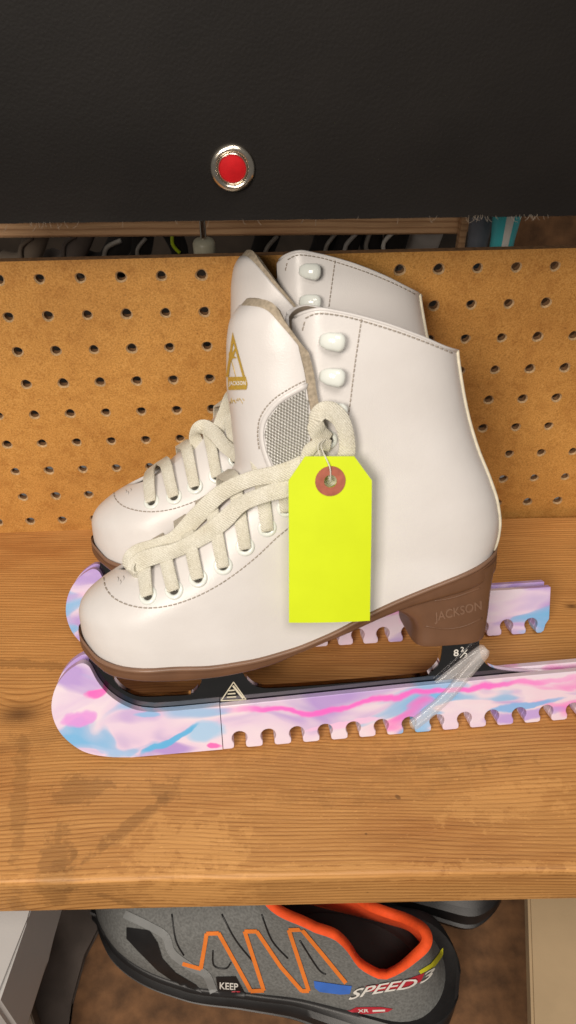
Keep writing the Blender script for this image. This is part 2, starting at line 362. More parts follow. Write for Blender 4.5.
def mk_guard(name='marbled_plastic', sh=(0, 0, 0), t=0):
    m, nt, b = nm(name); v = coords(nt, (17, 17, 38)); v.node.inputs['Location'].default_value = sh
    wn = N(nt, 'ShaderNodeTexNoise', i_Scale=.9, i_Detail=2., i_Distortion=.6); nt.links.new(v, wn.inputs['Vector'])
    vm = nt.nodes.new('ShaderNodeVectorMath'); vm.operation = 'MULTIPLY_ADD'; nt.links.new(wn.outputs['Color'], vm.inputs[0]); vm.inputs[1].default_value = (2.4, 2.4, 2.4); nt.links.new(v, vm.inputs[2]); wv = vm.outputs[0]
    base = ramp(nt, [(.3, (.52, .42, .70)), (.42, (.74, .60, .78)), (.55, (.80, .70, .80)), (.7, (.80, .64, .76))], noisef(nt, wv, .8, 2, .4))
    tt = t if t else .09
    pk = ramp(nt, [(.57+tt, (0, 0, 0)), (.61+tt, (.5, .5, .5)), (.68+tt, (1, 1, 1))], noisef(nt, wv, .75, 1.5, .4))
    off = nt.nodes.new('ShaderNodeVectorMath'); off.operation = 'ADD'; nt.links.new(wv, off.inputs[0]); off.inputs[1].default_value = (7.3, 2.1, 4.4)
    bl = ramp(nt, [(.56, (0, 0, 0)), (.60, (.7, .7, .7)), (.70, (1, 1, 1))], noisef(nt, off.outputs[0], .7, 1.5, .4))
    off2 = nt.nodes.new('ShaderNodeVectorMath'); off2.operation = 'ADD'; nt.links.new(wv, off2.inputs[0]); off2.inputs[1].default_value = (-3.3, 9.1, 1.4)
    vi = ramp(nt, [(.55, (0, 0, 0)), (.66, (.8, .8, .8))], noisef(nt, off2.outputs[0], .8, 2, .4))
    c = mixc(nt, vi.outputs[0], base.outputs[0], (.42, .28, .68)); c = mixc(nt, bl.outputs[0], c, (.20, .48, .80)); c = mixc(nt, math_(nt, 'MULTIPLY', pk.outputs[0], .85), c, (.85, .16, .58))
    if not t:
        vo = coords(nt); wn2 = N(nt, 'ShaderNodeTexNoise', i_Scale=48., i_Detail=3.); nt.links.new(vo, wn2.inputs['Vector'])
        vm2 = nt.nodes.new('ShaderNodeVectorMath'); vm2.operation = 'MULTIPLY_ADD'; nt.links.new(wn2.outputs['Color'], vm2.inputs[0]); vm2.inputs[1].default_value = (.020, 0, .010); nt.links.new(vo, vm2.inputs[2])
        sp_ = nt.nodes.new('ShaderNodeSeparateXYZ'); nt.links.new(vm2.outputs[0], sp_.inputs[0]); X = math_(nt, 'SUBTRACT', sp_.outputs[0], .010); Z = math_(nt, 'SUBTRACT', sp_.outputs[2], .005)
        for cx, cz, rx, rz, ang, colr, amt in ((.065, .0125, .013, .009, 0, (.36, .60, .86), .9), (.045, .0090, .022, .0030, .5, (.10, .45, .80), .95), (.030, .0270, .010, .0022, -.15, (.22, .50, .82), .8), (-.008, .0300, .010, .0060, .4, (.74, .30, .76), .85), (.005, .0445, .0085, .0040, .2, (.90, .14, .55), .9),
                                          (.010, .0050, .020, .0022, -.3, (.35, .55, .85), .6), (.072, .0030, .005, .0022, 0, (.92, .12, .50), .9), (.195, .0060, .012, .0035, .3, (.30, .55, .86), .8), (.262, .0125, .028, .0030, .12, (.20, .45, .84), .9), (.262, .0060, .03, .0045, .05, (.45, .30, .74), .8), (.15, .010, .03, .0030, .1, (.88, .55, .80), .8)):
            dx = math_(nt, 'SUBTRACT', X, cx); dz = math_(nt, 'SUBTRACT', Z, cz); ca, sa = math.cos(ang), math.sin(ang)
            u = math_(nt, 'DIVIDE', math_(nt, 'ADD', math_(nt, 'MULTIPLY', dx, ca), math_(nt, 'MULTIPLY', dz, sa)), rx); v_ = math_(nt, 'DIVIDE', math_(nt, 'SUBTRACT', math_(nt, 'MULTIPLY', dz, ca), math_(nt, 'MULTIPLY', dx, sa)), rz)
            d_ = math_(nt, 'SQRT', math_(nt, 'ADD', math_(nt, 'MULTIPLY', u, u), math_(nt, 'MULTIPLY', v_, v_)))
            q = ramp(nt, [(.60, (1, 1, 1)), (.74, (.75, .75, .75)), (.92, (0, 0, 0))], d_); c = mixc(nt, math_(nt, 'MULTIPLY', q.outputs[0], amt), c, colr)
        g = math_(nt, 'DIVIDE', math_(nt, 'SUBTRACT', X, .135), .032); g = math_(nt, 'EXPONENT', math_(nt, 'MULTIPLY', math_(nt, 'MULTIPLY', g, g), -1))
        zc = math_(nt, 'MULTIPLY_ADD', g, -.0075, .0275); zc = math_(nt, 'ADD', zc, math_(nt, 'MULTIPLY', math_(nt, 'MAXIMUM', math_(nt, 'SUBTRACT', X, .20), 0), .025))
        d_ = math_(nt, 'ABSOLUTE', math_(nt, 'DIVIDE', math_(nt, 'SUBTRACT', Z, zc), .0026)); on = ramp(nt, [(.070, (0, 0, 0)), (.10, (1, 1, 1)), (.24, (1, 1, 1)), (.30, (.3, .3, .3))], X)
        q = ramp(nt, [(.4, (1, 1, 1)), (1., (0, 0, 0))], d_); c = mixc(nt, math_(nt, 'MULTIPLY', math_(nt, 'MULTIPLY', q.outputs[0], on.outputs[0]), .9), c, (.90, .14, .62))
    nt.links.new(c, b.inputs['Base Color']); b.inputs['Roughness'].default_value = .30
    bump(nt, b, noisef(nt, coords(nt), 160, 3), .08, .001); return m
M['guard'] = mk_guard('marbled_plastic', (0, 0, 0), 0); M['guard2'] = mk_guard('lilac_marbled_plastic', (5, 3, 8), .1)
def mk_clear():
    m, nt, b = nm('clear_silicone'); b.inputs['Alpha'].default_value = .22; b.inputs['Base Color'].default_value = (.86, .84, .84, 1); b.inputs['Roughness'].default_value = .10
    b.inputs['IOR'].default_value = 1.5; return m
M['clear'] = mk_clear()
def mk_tag():
    m, nt, b = nm('fluorescent_card'); v = coords(nt)
    r = ramp(nt, [(.3, (.62, .76, .004)), (.7, (.67, .82, .006))], noisef(nt, v, 40, 4)); nt.links.new(r.outputs[0], b.inputs['Base Color'])
    b.inputs['Roughness'].default_value = .6; bump(nt, b, noisef(nt, v, 1300, 3), .12, .0004)
    return m
M['tag'] = mk_tag()
M['tag_ring'] = simple('red_brown_card', (.40, .12, .075), .8, vary=.2, nscale=300)
M['string'] = simple('white_cotton_string', (.72, .70, .62), .9)
M['black_felt'] = simple('black_vinyl', (.0088, .0074, .0066), .6, vary=.35, nscale=14, bmp=.35, bscale=700, Specular_IOR_Level=.22)
M['fibre'] = simple('frayed_fibre', (.22, .18, .14), .9)
M['red'] = simple('red_enamel', (.46, .006, .010), .7, vary=.2, nscale=150, Specular_IOR_Level=.2)
M['dark'] = simple('near_black', (.012, .010, .009), .9)  # near-black base colour of the stored boots
M['sh_grey'] = simple('grey_mesh_fabric', (.175, .18, .175), .8, vary=.3, nscale=500, bmp=.6, bscale=1500)
M['sh_grey2'] = simple('grey_overlay', (.24, .25, .25), .6, vary=.12, nscale=60)
M['sh_black'] = simple('black_rubber', (.013, .013, .014), .42, vary=.3, nscale=60)
M['sh_orange'] = simple('orange_print', (.85, .23, .035), .55, vary=.08, nscale=300)
M['sh_orange2'] = simple('bright_orange_lining', (.88, .09, .012), .8, vary=.12, nscale=200, bmp=.4)
M['sh_inside'] = simple('black_insole', (.010, .008, .008), .95)
M['blue'] = simple('blue_print', (.05, .17, .62), .5, vary=.1); M['redp'] = simple('red_print', (.50, .03, .05), .5); M['yellow'] = simple('yellow_print', (.72, .70, .03), .5)
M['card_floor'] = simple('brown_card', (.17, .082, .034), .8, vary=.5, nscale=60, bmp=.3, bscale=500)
M['beige'] = simple('beige_paint', (.46, .34, .20), .6, vary=.1, nscale=20)
M['taupe'] = simple('taupe_fabric', (.15, .118, .09), .9, vary=.15, nscale=50)
M['taupe2'] = simple('dark_taupe', (.105, .085, .074), .9, vary=.2, nscale=50)
M['white_pl'] = simple('white_plastic', (.52, .51, .50), .4, vary=.05, nscale=20)
M['teal'] = simple('turquoise_plastic', (.08, .55, .60), .35, vary=.05); M['slate'] = simple('slate_plastic', (.13, .14, .165), .45)
M['wall'] = simple('dark_wall', (.05, .035, .024), .9, vary=.8, nscale=9)
M['glint'] = simple('pale_metal', (.30, .28, .25), .4); M['lime'] = simple('lime_light_colour', (.55, .75, .02), .4); M['ivory'] = simple('ivory_plastic', (.42, .40, .30), .4)  # lime colour stands in for a yellow-green light in the gap

# ================================================================== shelf, pegboard, upper panel
SHX0, SHX1, SHY0, SHY1, SHT = -.46, .46, -.2915, .0, .0375
def shelf_mesh():
    bm = bmesh.new(); r = .0030
    prof = [(SHY1, 0)]+[(SHY0+r-r*math.sin(a), -r+r*math.cos(a)) for a in [i*math.pi/2/6 for i in range(7)]]+[(SHY0+.0015, -SHT+.001), (SHY0+.003, -SHT), (SHY1, -SHT)]
    nx = 92; rings = []
    for i in range(nx+1):
        x = SHX0+(SHX1-SHX0)*i/nx; ring = []
        for j, (y, z) in enumerate(prof):
            e = 0
            if 1 <= j <= 7: e = .0007*noise.noise(Vector((x*22, j*.2, 3)))+.0004*noise.noise(Vector((x*90, j*.4, 8)))
            ring.append(bm.verts.new((x, y+e, z+(e if 3 <= j <= 6 else 0))))
        rings.append(ring)
    n = len(prof)
    for a, b in zip(rings[:-1], rings[1:]):
        for k in range(n): bm.faces.new((a[k], a[(k+1) % n], b[(k+1) % n], b[k]))
    bm.faces.new(rings[0]); bm.faces.new(rings[-1][::-1]); return bm
tag(link('wooden_shelf', shelf_mesh(), M['shelf'], ang=35), 'worn fir board shelf with rounded front edge carrying both white ice skates', 'shelf')

RP = Matrix(((0.9993083, -0.0371856, 0.00025234), (0.03717178, 0.99870014, -0.03487538), (0.00104485, 0.03486064, 0.99939164)))
OP = Vector((0.00834395, -0.00719744, 0.21509533))
def peg_mesh():
    bm = bmesh.new(); P = .0254; hr = .0028; cr = .0038; T = .005; seg = 16
    ztop = .0117; zbot = -.262
    def vert(x, y, z, cache={}):
        k = (round(x, 6), round(y, 6), round(z, 6))
        if k not in cache: cache[k] = bm.verts.new(RP @ Vector((x, y, z))+OP)
        return cache[k]
    for c in range(-7, 21):
        for r in range(0, 10):
            cx = (c-6.5)*P; cz = -r*P
            x0, x1 = cx-P/2, cx+P/2; z0 = cz-P/2; z1 = cz+P/2 if r else ztop
            def edge(a):
                dx, dz = math.cos(a), math.sin(a)
                t = 1e9
                if dx > 1e-9: t = min(t, (x1-cx)/dx)
                if dx < -1e-9: t = min(t, (x0-cx)/dx)
                if dz > 1e-9: t = min(t, (z1-cz)/dz)
                if dz < -1e-9: t = min(t, (z0-cz)/dz)
                return cx+dx*t, cz+dz*t
            corner = [(x1, z1), (x0, z1), (x0, z0), (x1, z0)]; ca = [math.atan2(z-cz, x-cx) % (2*math.pi) for x, z in corner]
            angs = sorted(set([round(2*math.pi*k/seg, 6) for k in range(seg)]+[round(a, 6) for a in ca]))
            n = len(angs); jit = random.uniform(.93, 1.08)
            for k in range(n):
                a, b = angs[k], angs[(k+1) % n]
                ea, eb = edge(a), edge(b)
                def q(rad, y, an): rj = rad*jit*(1+.05*math.sin(3*an+c+r)); return vert(cx+rj*math.cos(an), y, cz+rj*math.sin(an))
                bm.faces.new((vert(ea[0], 0, ea[1]), vert(eb[0], 0, eb[1]), q(cr, -.0002, b), q(cr, -.0002, a))).material_index = 0
                bm.faces.new((q(cr, -.0002, a), q(cr, -.0002, b), q(hr, .0009, b), q(hr, .0009, a))).material_index = 1
                bm.faces.new((q(hr, .0009, a), q(hr, .0009, b), q(hr, T, b), q(hr, T, a))).material_index = 2
                bm.faces.new((q(hr, T, a), q(hr, T, b), vert(eb[0], T, eb[1]), vert(ea[0], T, ea[1]))).material_index = 2
    xa, xb = (-7-7)*P+0, (20.5-6.5)*P
    xa = (-7-6.5)*P-P/2; xb = (20-6.5)*P+P/2
    def quad(a, mi): bm.faces.new([bm.verts.new(RP @ Vector(p)+OP) for p in a]).material_index = mi
    quad(((xa, 0, ztop), (xb, 0, ztop), (xb, T, ztop), (xa, T, ztop)), 2)
    return bm
po = link('pegboard', peg_mesh(), [M['peg'], M['peg_rim'], M['peg_edge']], ang=30, recalc=True)
tag(po, 'orange brown hardboard pegboard full of round holes behind the skates', 'pegboard')

# black panel above, hanging nearer the camera
PY = -.10
def panel():
    bm = bmesh.new(); a = at_y(-60, 224.5, PY); b = at_y(640, 215, PY); nx = 120
    rows = [(0, .0), (0, .006), (.0015, .02), (.002, .05), (.0, .20)]
    front = []
    for i in range(nx+1):
        t = i/nx; x = a.x-.12+(b.x-a.x+.24)*t; zb = a.z+(b.z-a.z)*((x-a.x)/(b.x-a.x))+.0003*noise.noise(Vector((x*120, 0, 0)))
        front.append([bm.verts.new((x, PY-dy, zb+dz)) for dy, dz in rows]+[bm.verts.new((x, PY+.006, zb+.2)), bm.verts.new((x, PY+.006, zb))])
    n = len(front[0])
    for p, q in zip(front[:-1], front[1:]):
        for k in range(n): bm.faces.new((p[k], p[(k+1) % n], q[(k+1) % n], q[k]))
    bm.faces.new(front[0]); bm.faces.new(front[-1][::-1]); return bm
root = empty('black_panel', Matrix.Identity(4), 'wide black vinyl covered panel hanging across the top with a red centred stud', 'panel')
link('cover', panel(), M['black_felt'], root, ang=40)
bc = at_y(232.5, 168, PY-.0022); px = .00042*(bc-CAM).length/.334
px = (at_y(242.5, 168, bc.y)-bc).length/10
Mb = align(bc, Vector((0, -1, 0)))
bm = bmesh.new(); lathe(bm, [(22.6*px, -.002), (22.6*px, .0003), (21.5*px, .0012), (19*px, .0019), (17*px, .0019), (15.8*px, .0012), (15.3*px, .0004), (14.8*px, .0012), (13.9*px, .0014), (13.2*px, .0010), (13*px, -.001)], Mb, 48)
st = link('stud', bm, M['nickel'], root, ang=60)
bm = bmesh.new(); lathe(bm, [(13.05*px, -.001), (13.05*px, .0006), (12.4*px, .0008), (0, .0010)], Mb, 40); link('stud_cap', bm, M['red'], st, ang=50)
bm = bmesh.new()
for i in range(60):
    cxp = random.choice([random.gauss(532, 10), random.gauss(478, 7), random.gauss(45, 16), random.uniform(5, 570), random.gauss(520, 25)])
    p = at_y(cxp, 223-.0157*cxp+random.uniform(-1, 1.5), PY); l = random.uniform(.001, .0042); a = random.uniform(-1, 1)
    P = [p+Vector((0, -.0006, 0)), p+Vector((l*.4*a, -.001, -l*.5)), p+Vector((l*.9*a, -.0012-.001*random.random(), -l*random.uniform(.6, 1)))]
    tube(bm, catmull(P, 3), .00007, 4)
tag(link('frayed_threads', bm, M['fibre'], root), kind='stuff')

# beyond the pegboard
Yb = .16
a = at_y(0, 226, Yb); b = at_y(576, 214, Yb)
bm = bmesh.new(); z1 = at_y(220, 220, Yb).z; z0 = at_y(220, 236.5, Yb).z
box(bm, (-.5, Yb, z0), (.155, Yb+.03, z1+.02)); bmesh.ops.bevel(bm, geom=bm.edges[:], offset=.0015, segments=2, affect='EDGES')
tag(link('wooden_rail', bm, M['shelf_back'], ang=30), 'narrow wooden rail seen in the gap above the pegboard', 'rail')
bm = bmesh.new(); p = at_y(459, 240, Yb); box(bm, (p.x-.0028, Yb-.012, p.z-.14), (p.x+.0028, Yb-.001, p.z+.03)); bmesh.ops.bevel(bm, geom=bm.edges[:], offset=.0008, segments=1, affect='EDGES')
tag(link('wooden_upright', bm, M['shelf_back'], ang=30), 'thin wooden upright standing left of the slate bottle in the gap', 'upright')
bm = bmesh.new(); p = at_y(513, 240, .20); box(bm, (p.x, .20, p.z-.2), (p.x+.16, .23, p.z+.08)); bmesh.ops.bevel(bm, geom=bm.edges[:], offset=.002, segments=1, affect='EDGES')
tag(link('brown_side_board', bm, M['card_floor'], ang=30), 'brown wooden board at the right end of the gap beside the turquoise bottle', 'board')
bm = bmesh.new(); box(bm, (-1.6, 1.2, -.8), (1.6, 1.24, 1.2)); tag(link('wall', bm, M['wall']), 'dark wall far behind the pegboard', 'wall', kind='structure')
def bottle(name, xpix, ypix, Y, r, h, mat, label, stripe=None):
    p = at_y(xpix, ypix, Y); e = empty(name, Matrix.Translation((p.x, Y, p.z-h*.5)), label, 'bottle'); bm = bmesh.new()
    lathe(bm, [(0, 0), (r*.62, 0), (r*.7, .004), (r*.8, h*.5), (r*1.05, h*.8), (r*1.05, h*.95), (r*.9, h), (0, h)], Matrix.Identity(4), 28); link('body', bm, mat, e, ang=50)
    if stripe:
        bm = bmesh.new()
        for i in range(8):
            a0 = R_(-93+i*4-14); a1 = R_(-93+(i+1)*4-14)
            vs = []
            for (aa, zz, rr) in ((a0, h*.02, .715), (a1, h*.02, .715), (a1, h*.5, .81), (a0, h*.5, .81)): vs.append(bm.verts.new((r*rr*1.01*math.cos(aa), r*rr*1.01*math.sin(aa), zz)))
            v5 = [bm.verts.new((r*1.06*math.cos(aa), r*1.06*math.sin(aa), h*.8)) for aa in (a1, a0)]
            bm.faces.new(vs); bm.faces.new((vs[3], vs[2], v5[0], v5[1]))
        link('stripe', bm, stripe, e)
bottle('bottle', 503, 238, .09, .0112, .10, M['teal'], 'bright turquoise bottle with a pale stripe in the gap above the pegboard', M['print_white'])
bottle('bottle', 478, 240, .11, .0100, .10, M['slate'], 'dark slate grey bottle just left of the turquoise bottle')
# spool hanging on a rod
p = at_y(204, 245, .045); e = empty('threaded_spool', Matrix.Translation(p), 'cloudy ivory plastic spool on a metal rod above the pegboard', 'spool')
bm = bmesh.new(); lathe(bm, [(0, -.009), (.0065, -.009), (.0075, -.0075), (.0078, .001), (.0066, .0035), (.0035, .0045), (0, .0045)], Matrix.Identity(4), 28); link('spool_body', bm, M['ivory'], e, ang=50)
bm = bmesh.new(); tube(bm, [(0, 0, .003), (0, 0, .04)], .0022, 12); link('rod', bm, M['nickel'], e, ang=50)
# dim stock far behind: dark shoes with pale fittings hanging on a rail
def far_boot(xp, yp, Y, sc, tint, label, acc):
    p = at_y(xp, yp, Y); e = empty('hanging_boot', Matrix.Translation(p) @ Matrix.Rotation(random.uniform(-.5, .7), 4, 'Y') @ Matrix.Rotation(random.uniform(-.6, .6), 4, 'Z') @ Matrix.Scale(sc, 4), label, 'boot', 'dark boots stored behind the pegboard'); bm = bmesh.new()
    for i, (s, z, r) in enumerate(((-.5, 0, .10), )): pass
    path = catmull([(0, 0, .035), (.002, 0, .012), (0, 0, -.010), (-.010, 0, -.020), (-.03, 0, -.025)], 6)
    tube(bm, path, .01, 14, rf=lambda t: .0135*(1-.35*t)*(1 if t < .93 else .6)); link('boot_upper', bm, tint, e)
    bm = bmesh.new(); box(bm, (-.034, -.008, -.036), (.012, .008, -.032)); link('boot_sole', bm, M['sh_black'], e)
    bm = bmesh.new(); tube(bm, catmull([(.004, -.0135, .02), (-.004, -.0145, .006), (-.001, -.0135, -.008)], 4), .0022, 8); link('buckle', bm, acc, e)
fb = [(30, 250, .22, .9, M['taupe'], M['taupe'], 'dim brown boot at the far left of the gap'), (75, 250, .24, .9, M['taupe2'], M['taupe2'], 'dim dark boot second from the left in the gap'),
      (113, 252, .25, 1, M['dark'], M['glint'], 'black boot with a pale buckle left of the lime light spot'), (140, 250, .22, .8, M['dark'], M['glint'], 'black boot with a pale buckle in the middle of the left gap'),
      (176, 244, .2, .7, M['dark'], M['lime'], 'black boot with a lime green buckle standing for a yellow-green light left of the ivory spool'), (262, 248, .2, .9, M['dark'], M['glint'], 'black boot with a thin pale buckle right of the ivory spool'),
      (322, 245, .2, .9, M['dark'], M['glint'], 'black boot above the rear skate cuff'), (345, 246, .19, .9, M['dark'], M['print_grey'], 'black boot just right of the rear skate cuff'),
      (370, 246, .2, .9, M['dark'], M['glint'], 'black boot with pale buckle left of the grey box'), (392, 246, .2, .9, M['dark'], M['print_white'], 'black boot with white buckle touching the grey box')]
for a in fb: far_boot(a[0], a[1], a[2], a[3], a[4], a[6], a[5])
p = at_y(424, 246, .22); bm = bmesh.new(); box(bm, (p.x-.018, .22, p.z-.06), (p.x+.014, .26, p.z+.03), M=Matrix.Translation(p) @ Matrix.Rotation(R_(14), 4, 'Y') @ Matrix.Translation(-p))
bmesh.ops.bevel(bm, geom=bm.edges[:], offset=.002, segments=2, affect='EDGES'); tag(link('grey_box', bm, M['print_grey'], ang=30), 'small tilted grey box left of the thin upright in the gap', 'box')

# ================================================================== skate
FN = Frame((-.11898, -.21383, 0), 4.39, 23)
FR = Frame((-.1266, -.1381, 0), 3.30, 25.9)
Ffun = pc([(.060, .008), (.070, .003), (.076, .0008), (.085, -.001), (.094, -.0013), (.099, -.0002), (.104, .003), (.110, .010), (.1155, .019), (.1215, .031), (.129, .043), (.140, .058), (.153, .073), (.165, .084), (.175, .094), (.19, .108), (.205, .1165), (.22, .1205), (.27, .1220)])
Rf = pc([(.06, .040), (.08, .042), (.095, .044), (.11, .058), (.125, .064), (.14, .060), (.16, .050), (.18, .035), (.2, .022), (.27, .018)])
Bfun = pc([(.06, .232), (.10, .2345), (.115, .2385), (.125, .2412), (.132, .2418), (.144, .2402), (.159, .2352), (.177, .2275), (.197, .2211), (.214, .2173), (.230, .2146), (.26, .2120)])
Wm = pc([(-.005, .0335), (.02, .0345), (.045, .0370), (.07, .0370), (.09, .0350), (.115, .0315), (.14, .0295), (.17, .0290), (.20, .0292), (.24, .028)])
Zn = pc([(.06, .93), (.075, .985), (.085, 1.0), (.10, 1.0), (.125, .95), (.15, .95), (.18, 1.0), (.22, 1.06), (.27, 1.10)])
Rb = pc([(.06, .030), (.12, .032), (.15, .036), (.20, .045), (.26, .050)])
def Wb(s, z):
    t = (s-Ffun(z))/Rf(z); e = math.sqrt(max(0, 1-(1-min(1, max(0, t)))**2.2))
    u = (Bfun(z)-s)/Rb(z); k = math.sqrt(max(0, 1-(1-min(1, max(0, u)))**2.3))
    return Wm(s)*Zn(z)*e*k
gf = pc([(.1175, 0), (.1190, .006), (.1215, .0115), (.126, .0150), (.13, .0160), (.15, .018), (.165, .021), (.18, .023), (.20, .021), (.26, .0185)])
ztop = pc([(.110, .2300), (.118, .2390), (.1225, .2470), (.1255, .2515), (.1300, .2542), (.137, .2556), (.147, .2538), (.1666, .2483), (.1866, .2407), (.2044, .2331), (.216, .2295)])
def edge_s(z, g):
    if g <= 0: return Ffun(z)
    lo = Ffun(z); hi = lo+Rf(z)
    for _ in range(40):
        m = (lo+hi)/2
        if Wb(m, z) < g: lo = m
        else: hi = m
    return hi
zst = pc([(-.004, .0850), (.003, .0808), (.011, .0752), (.027, .0725), (.05, .0724), (.072, .0712), (.093, .0717), (.116, .0750), (.138, .0819), (.161, .0925), (.178, .0995), (.2, .1072), (.217, .1125), (.232, .1165), (.245, .1195)])
ZB = lambda s: zst(s)-.0034
def shell(Fedge, B, W, zt, zb, zs, nc, ztr):
    bm = bmesh.new(); rows = []
    for z in zs:
        s0 = Fedge(z); s1 = B(z); near = []; far = []
        for k in range(nc+1):
            u = (1-math.cos(math.pi*k/nc))/2; s = s0+(s1-s0)*u; zz = z; zt0, zm = ztr
            if z > zt0:
                for _ in range(4): zz = zt0+(z-zt0)/(zm-zt0)*(zt(s)-zt0); s = Fedge(zz)+(B(zz)-Fedge(zz))*u
            y = W(s, zz); cl = zz < zb(s); zz = max(zz, zb(s))
            near.append((bm.verts.new((s, -y, zz)), cl)); far.append((bm.verts.new((s, y, zz)), cl))
        rows.append((near, far, z))
    for (n0, f0, z0), (n1, f1, z1) in zip(rows[:-1], rows[1:]):
        for k in range(nc):
            if n0[k][1] and n0[k+1][1] and n1[k][1] and n1[k+1][1]: continue
            bm.faces.new((n0[k][0], n0[k+1][0], n1[k+1][0], n1[k][0])); bm.faces.new((f0[k+1][0], f0[k][0], f1[k][0], f1[k+1][0]))
    bmesh.ops.remove_doubles(bm, verts=bm.verts, dist=2e-5)
    bad = [f for f in bm.faces if f.calc_area() < 1e-11]; bmesh.ops.delete(bm, geom=bad, context='FACES')
    loose = [v for v in bm.verts if not v.link_faces]; bmesh.ops.delete(bm, geom=loose, context='VERTS')
    return bm
zs = [.06+.0014*i for i in range(142)]
root = empty('ice_skate', FN.mw, 'front white ice skate with the yellow tag hanging from its laces', 'ice skate', 'pair of white ice skates on the shelf')
NEAR = root
up = link('upper', shell(lambda z: edge_s(z, gf(z)), Bfun, Wb, ztop, ZB, zs, 44, (.19, zs[-1])), [M['leather'], M['lining'], M['felt']], root, recalc=True)
SU = Surf(FN, up)
# make the shell face outwards, then give it thickness
def outward(o, c):
    me = o.data; bmx = bmesh.new(); bmx.from_mesh(me); tot = sum(f.normal.dot(f.calc_center_median()-c) for f in bmx.faces)
    if tot < 0: bmesh.ops.reverse_faces(bmx, faces=bmx.faces); bmx.to_mesh(me)
    bmx.free()
outward(up, Vector((.13, 0, .13)))
md = up.modifiers.new('thick', 'SOLIDIFY'); md.thickness = .0022; md.offset = -1; md.material_offset = 1; md.material_offset_rim = 0; md.use_even_offset = False
# tongue
cT = pc([(.112, .024), (.118, .035), (.13, .049), (.14, .061), (.153, .076), (.165, .0865), (.177, .0925), (.199, .0925), (.221, .0905), (.236, .0905), (.25, .0925), (.262, .0975)])
wT = pc([(.112, .012), (.118, .015), (.13, .019), (.15, .021), (.165, .026), (.175, .0335), (.2, .0370), (.262, .0350)])
dT = pc([(.112, .004), (.13, .009), (.15, .018), (.165, .028), (.180, .038), (.2, .0425), (.22, .0430), (.24, .0400), (.262, .034)])
def tongue_pt(a, z):
    th = a*math.pi/2; sx = cT(z)+dT(z)*(1-math.cos(th)**.9 if abs(a) < 1 else 1); y = wT(z)*math.copysign(abs(math.sin(th))**.9, a)
    bul = .0010*math.sin(z*70)*math.cos(a*2.5)*(1 if z > .18 else 0); lip = .0040*max(0, (z-.247)/.013)**2
    return Vector((sx-bul+lip, y, z))
def tongue_sheet(amax, drop, inset_, top=lambda a: .026*abs(a)**5.3):
    bm = bmesh.new(); rows = []; NA, NV = 72, 64
    for j in range(NV+1):
        v = j/NV; row = []
        for i in range(NA+1):
            a = (-1+2*i/NA)*amax; zt_ = .2615-drop-top(a)
            z = .112+(zt_-.112)*v; p = tongue_pt(a, z)
            if inset_:
                c = Vector((cT(z)+dT(z), 0, z)); d = (c-p); d.z = 0
                if d.length > 1e-6: p = p+d.normalized()*inset_
            row.append(bm.verts.new(p))
        rows.append(row)
    for r0, r1 in zip(rows[:-1], rows[1:]):
        for i in range(NA): bm.faces.new((r0[i], r0[i+1], r1[i+1], r1[i]))
    return bm
tg = link('tongue', tongue_sheet(.945, .0032, 0), [M['leather']], root); outward(tg, Vector((.16, 0, .2)))
ST = Surf(FN, tg)
md = tg.modifiers.new('thick', 'SOLIDIFY'); md.thickness = .0016; md.offset = -1
md = tg.modifiers.new('round', 'BEVEL'); md.width = .0006; md.segments = 2; md.limit_method = 'ANGLE'; md.angle_limit = R_(50)
tl_ = link('tongue_lining', tongue_sheet(1.0, 0, .0008), [M['felt']], tg); outward(tl_, Vector((.16, 0, .2)))
md = tl_.modifiers.new('thick', 'SOLIDIFY'); md.thickness = .0045; md.offset = -1
md = tl_.modifiers.new('round', 'BEVEL'); md.width = .0016; md.segments = 3; md.limit_method = 'ANGLE'; md.angle_limit = R_(50)
# mesh patch on the tongue
def stitches(bm, surf, P, dash=3.2, gap=2.0, off=.0003, r=.00033):
    Q = resample(catmull([(x, y, 0) for x, y in P], 8), .5); per = int((dash+gap)/.5); nd = int(dash/.5)
    for i in range(0, len(Q)-nd, per):
        h0 = surf.hit(Q[i].x, Q[i].y); h1 = surf.hit(Q[i+nd].x, Q[i+nd].y)
        if not h0 or not h1 or (h0[0]-h1[0]).length > .008: continue
        a = h0[0]+h0[1]*off; b = h1[0]+h1[1]*off; m = (a+b)/2+h0[1]*.0002; tube(bm, [a-h0[1]*.0004, a, m, b, b-h1[1]*.0004], r, 5)
patch = [(317, 384), (300, 392), (280, 404), (268, 420), (265, 434), (268, 452), (276, 470), (290, 480), (302, 470), (312, 440), (318, 410)]
bm = bmesh.new(); decal(bm, ST, patch, .0006, 3); mp = link('mesh_patch', bm, M['mesh'], tg, recalc=False)
bm = bmesh.new(); E = [(317, 381), (299, 389), (278, 402), (265, 419), (262, 435), (265, 452), (272, 470)]
Q = [ST.pt(p.x, p.y, .0004) for p in catmull([(x, y, 0) for x, y in E], 6)]
ribbon(bm, [q[0] for q in Q], [q[1] for q in Q], .0026, .0012); link('patch_binding', bm, M['leather'], tg)
bm = bmesh.new(); stitches(bm, ST, [(312, 378), (296, 385), (274, 399), (261, 416), (258, 434), (260, 452)], 2.4, 1.8); link('stitching', bm, M['thread'], tg)
bm = bmesh.new()
tri = [(233.2, 332), (226.5, 377), (229.2, 377), (234, 343), (243.2, 377), (245.6, 377)]
decal(bm, ST, tri, .0004, 1.5)
decal(bm, ST, [(228.6, 377), (246.2, 376.5), (248, 384), (247, 389.5), (229, 390)], .0004, 1.5)
decal(bm, ST, [(229.5, 352), (232, 354), (236, 347), (237, 348), (234.5, 356), (237.5, 358), (233.5, 358.5), (231.5, 361), (231.6, 357), (229.3, 356)], .0004, 1.2)
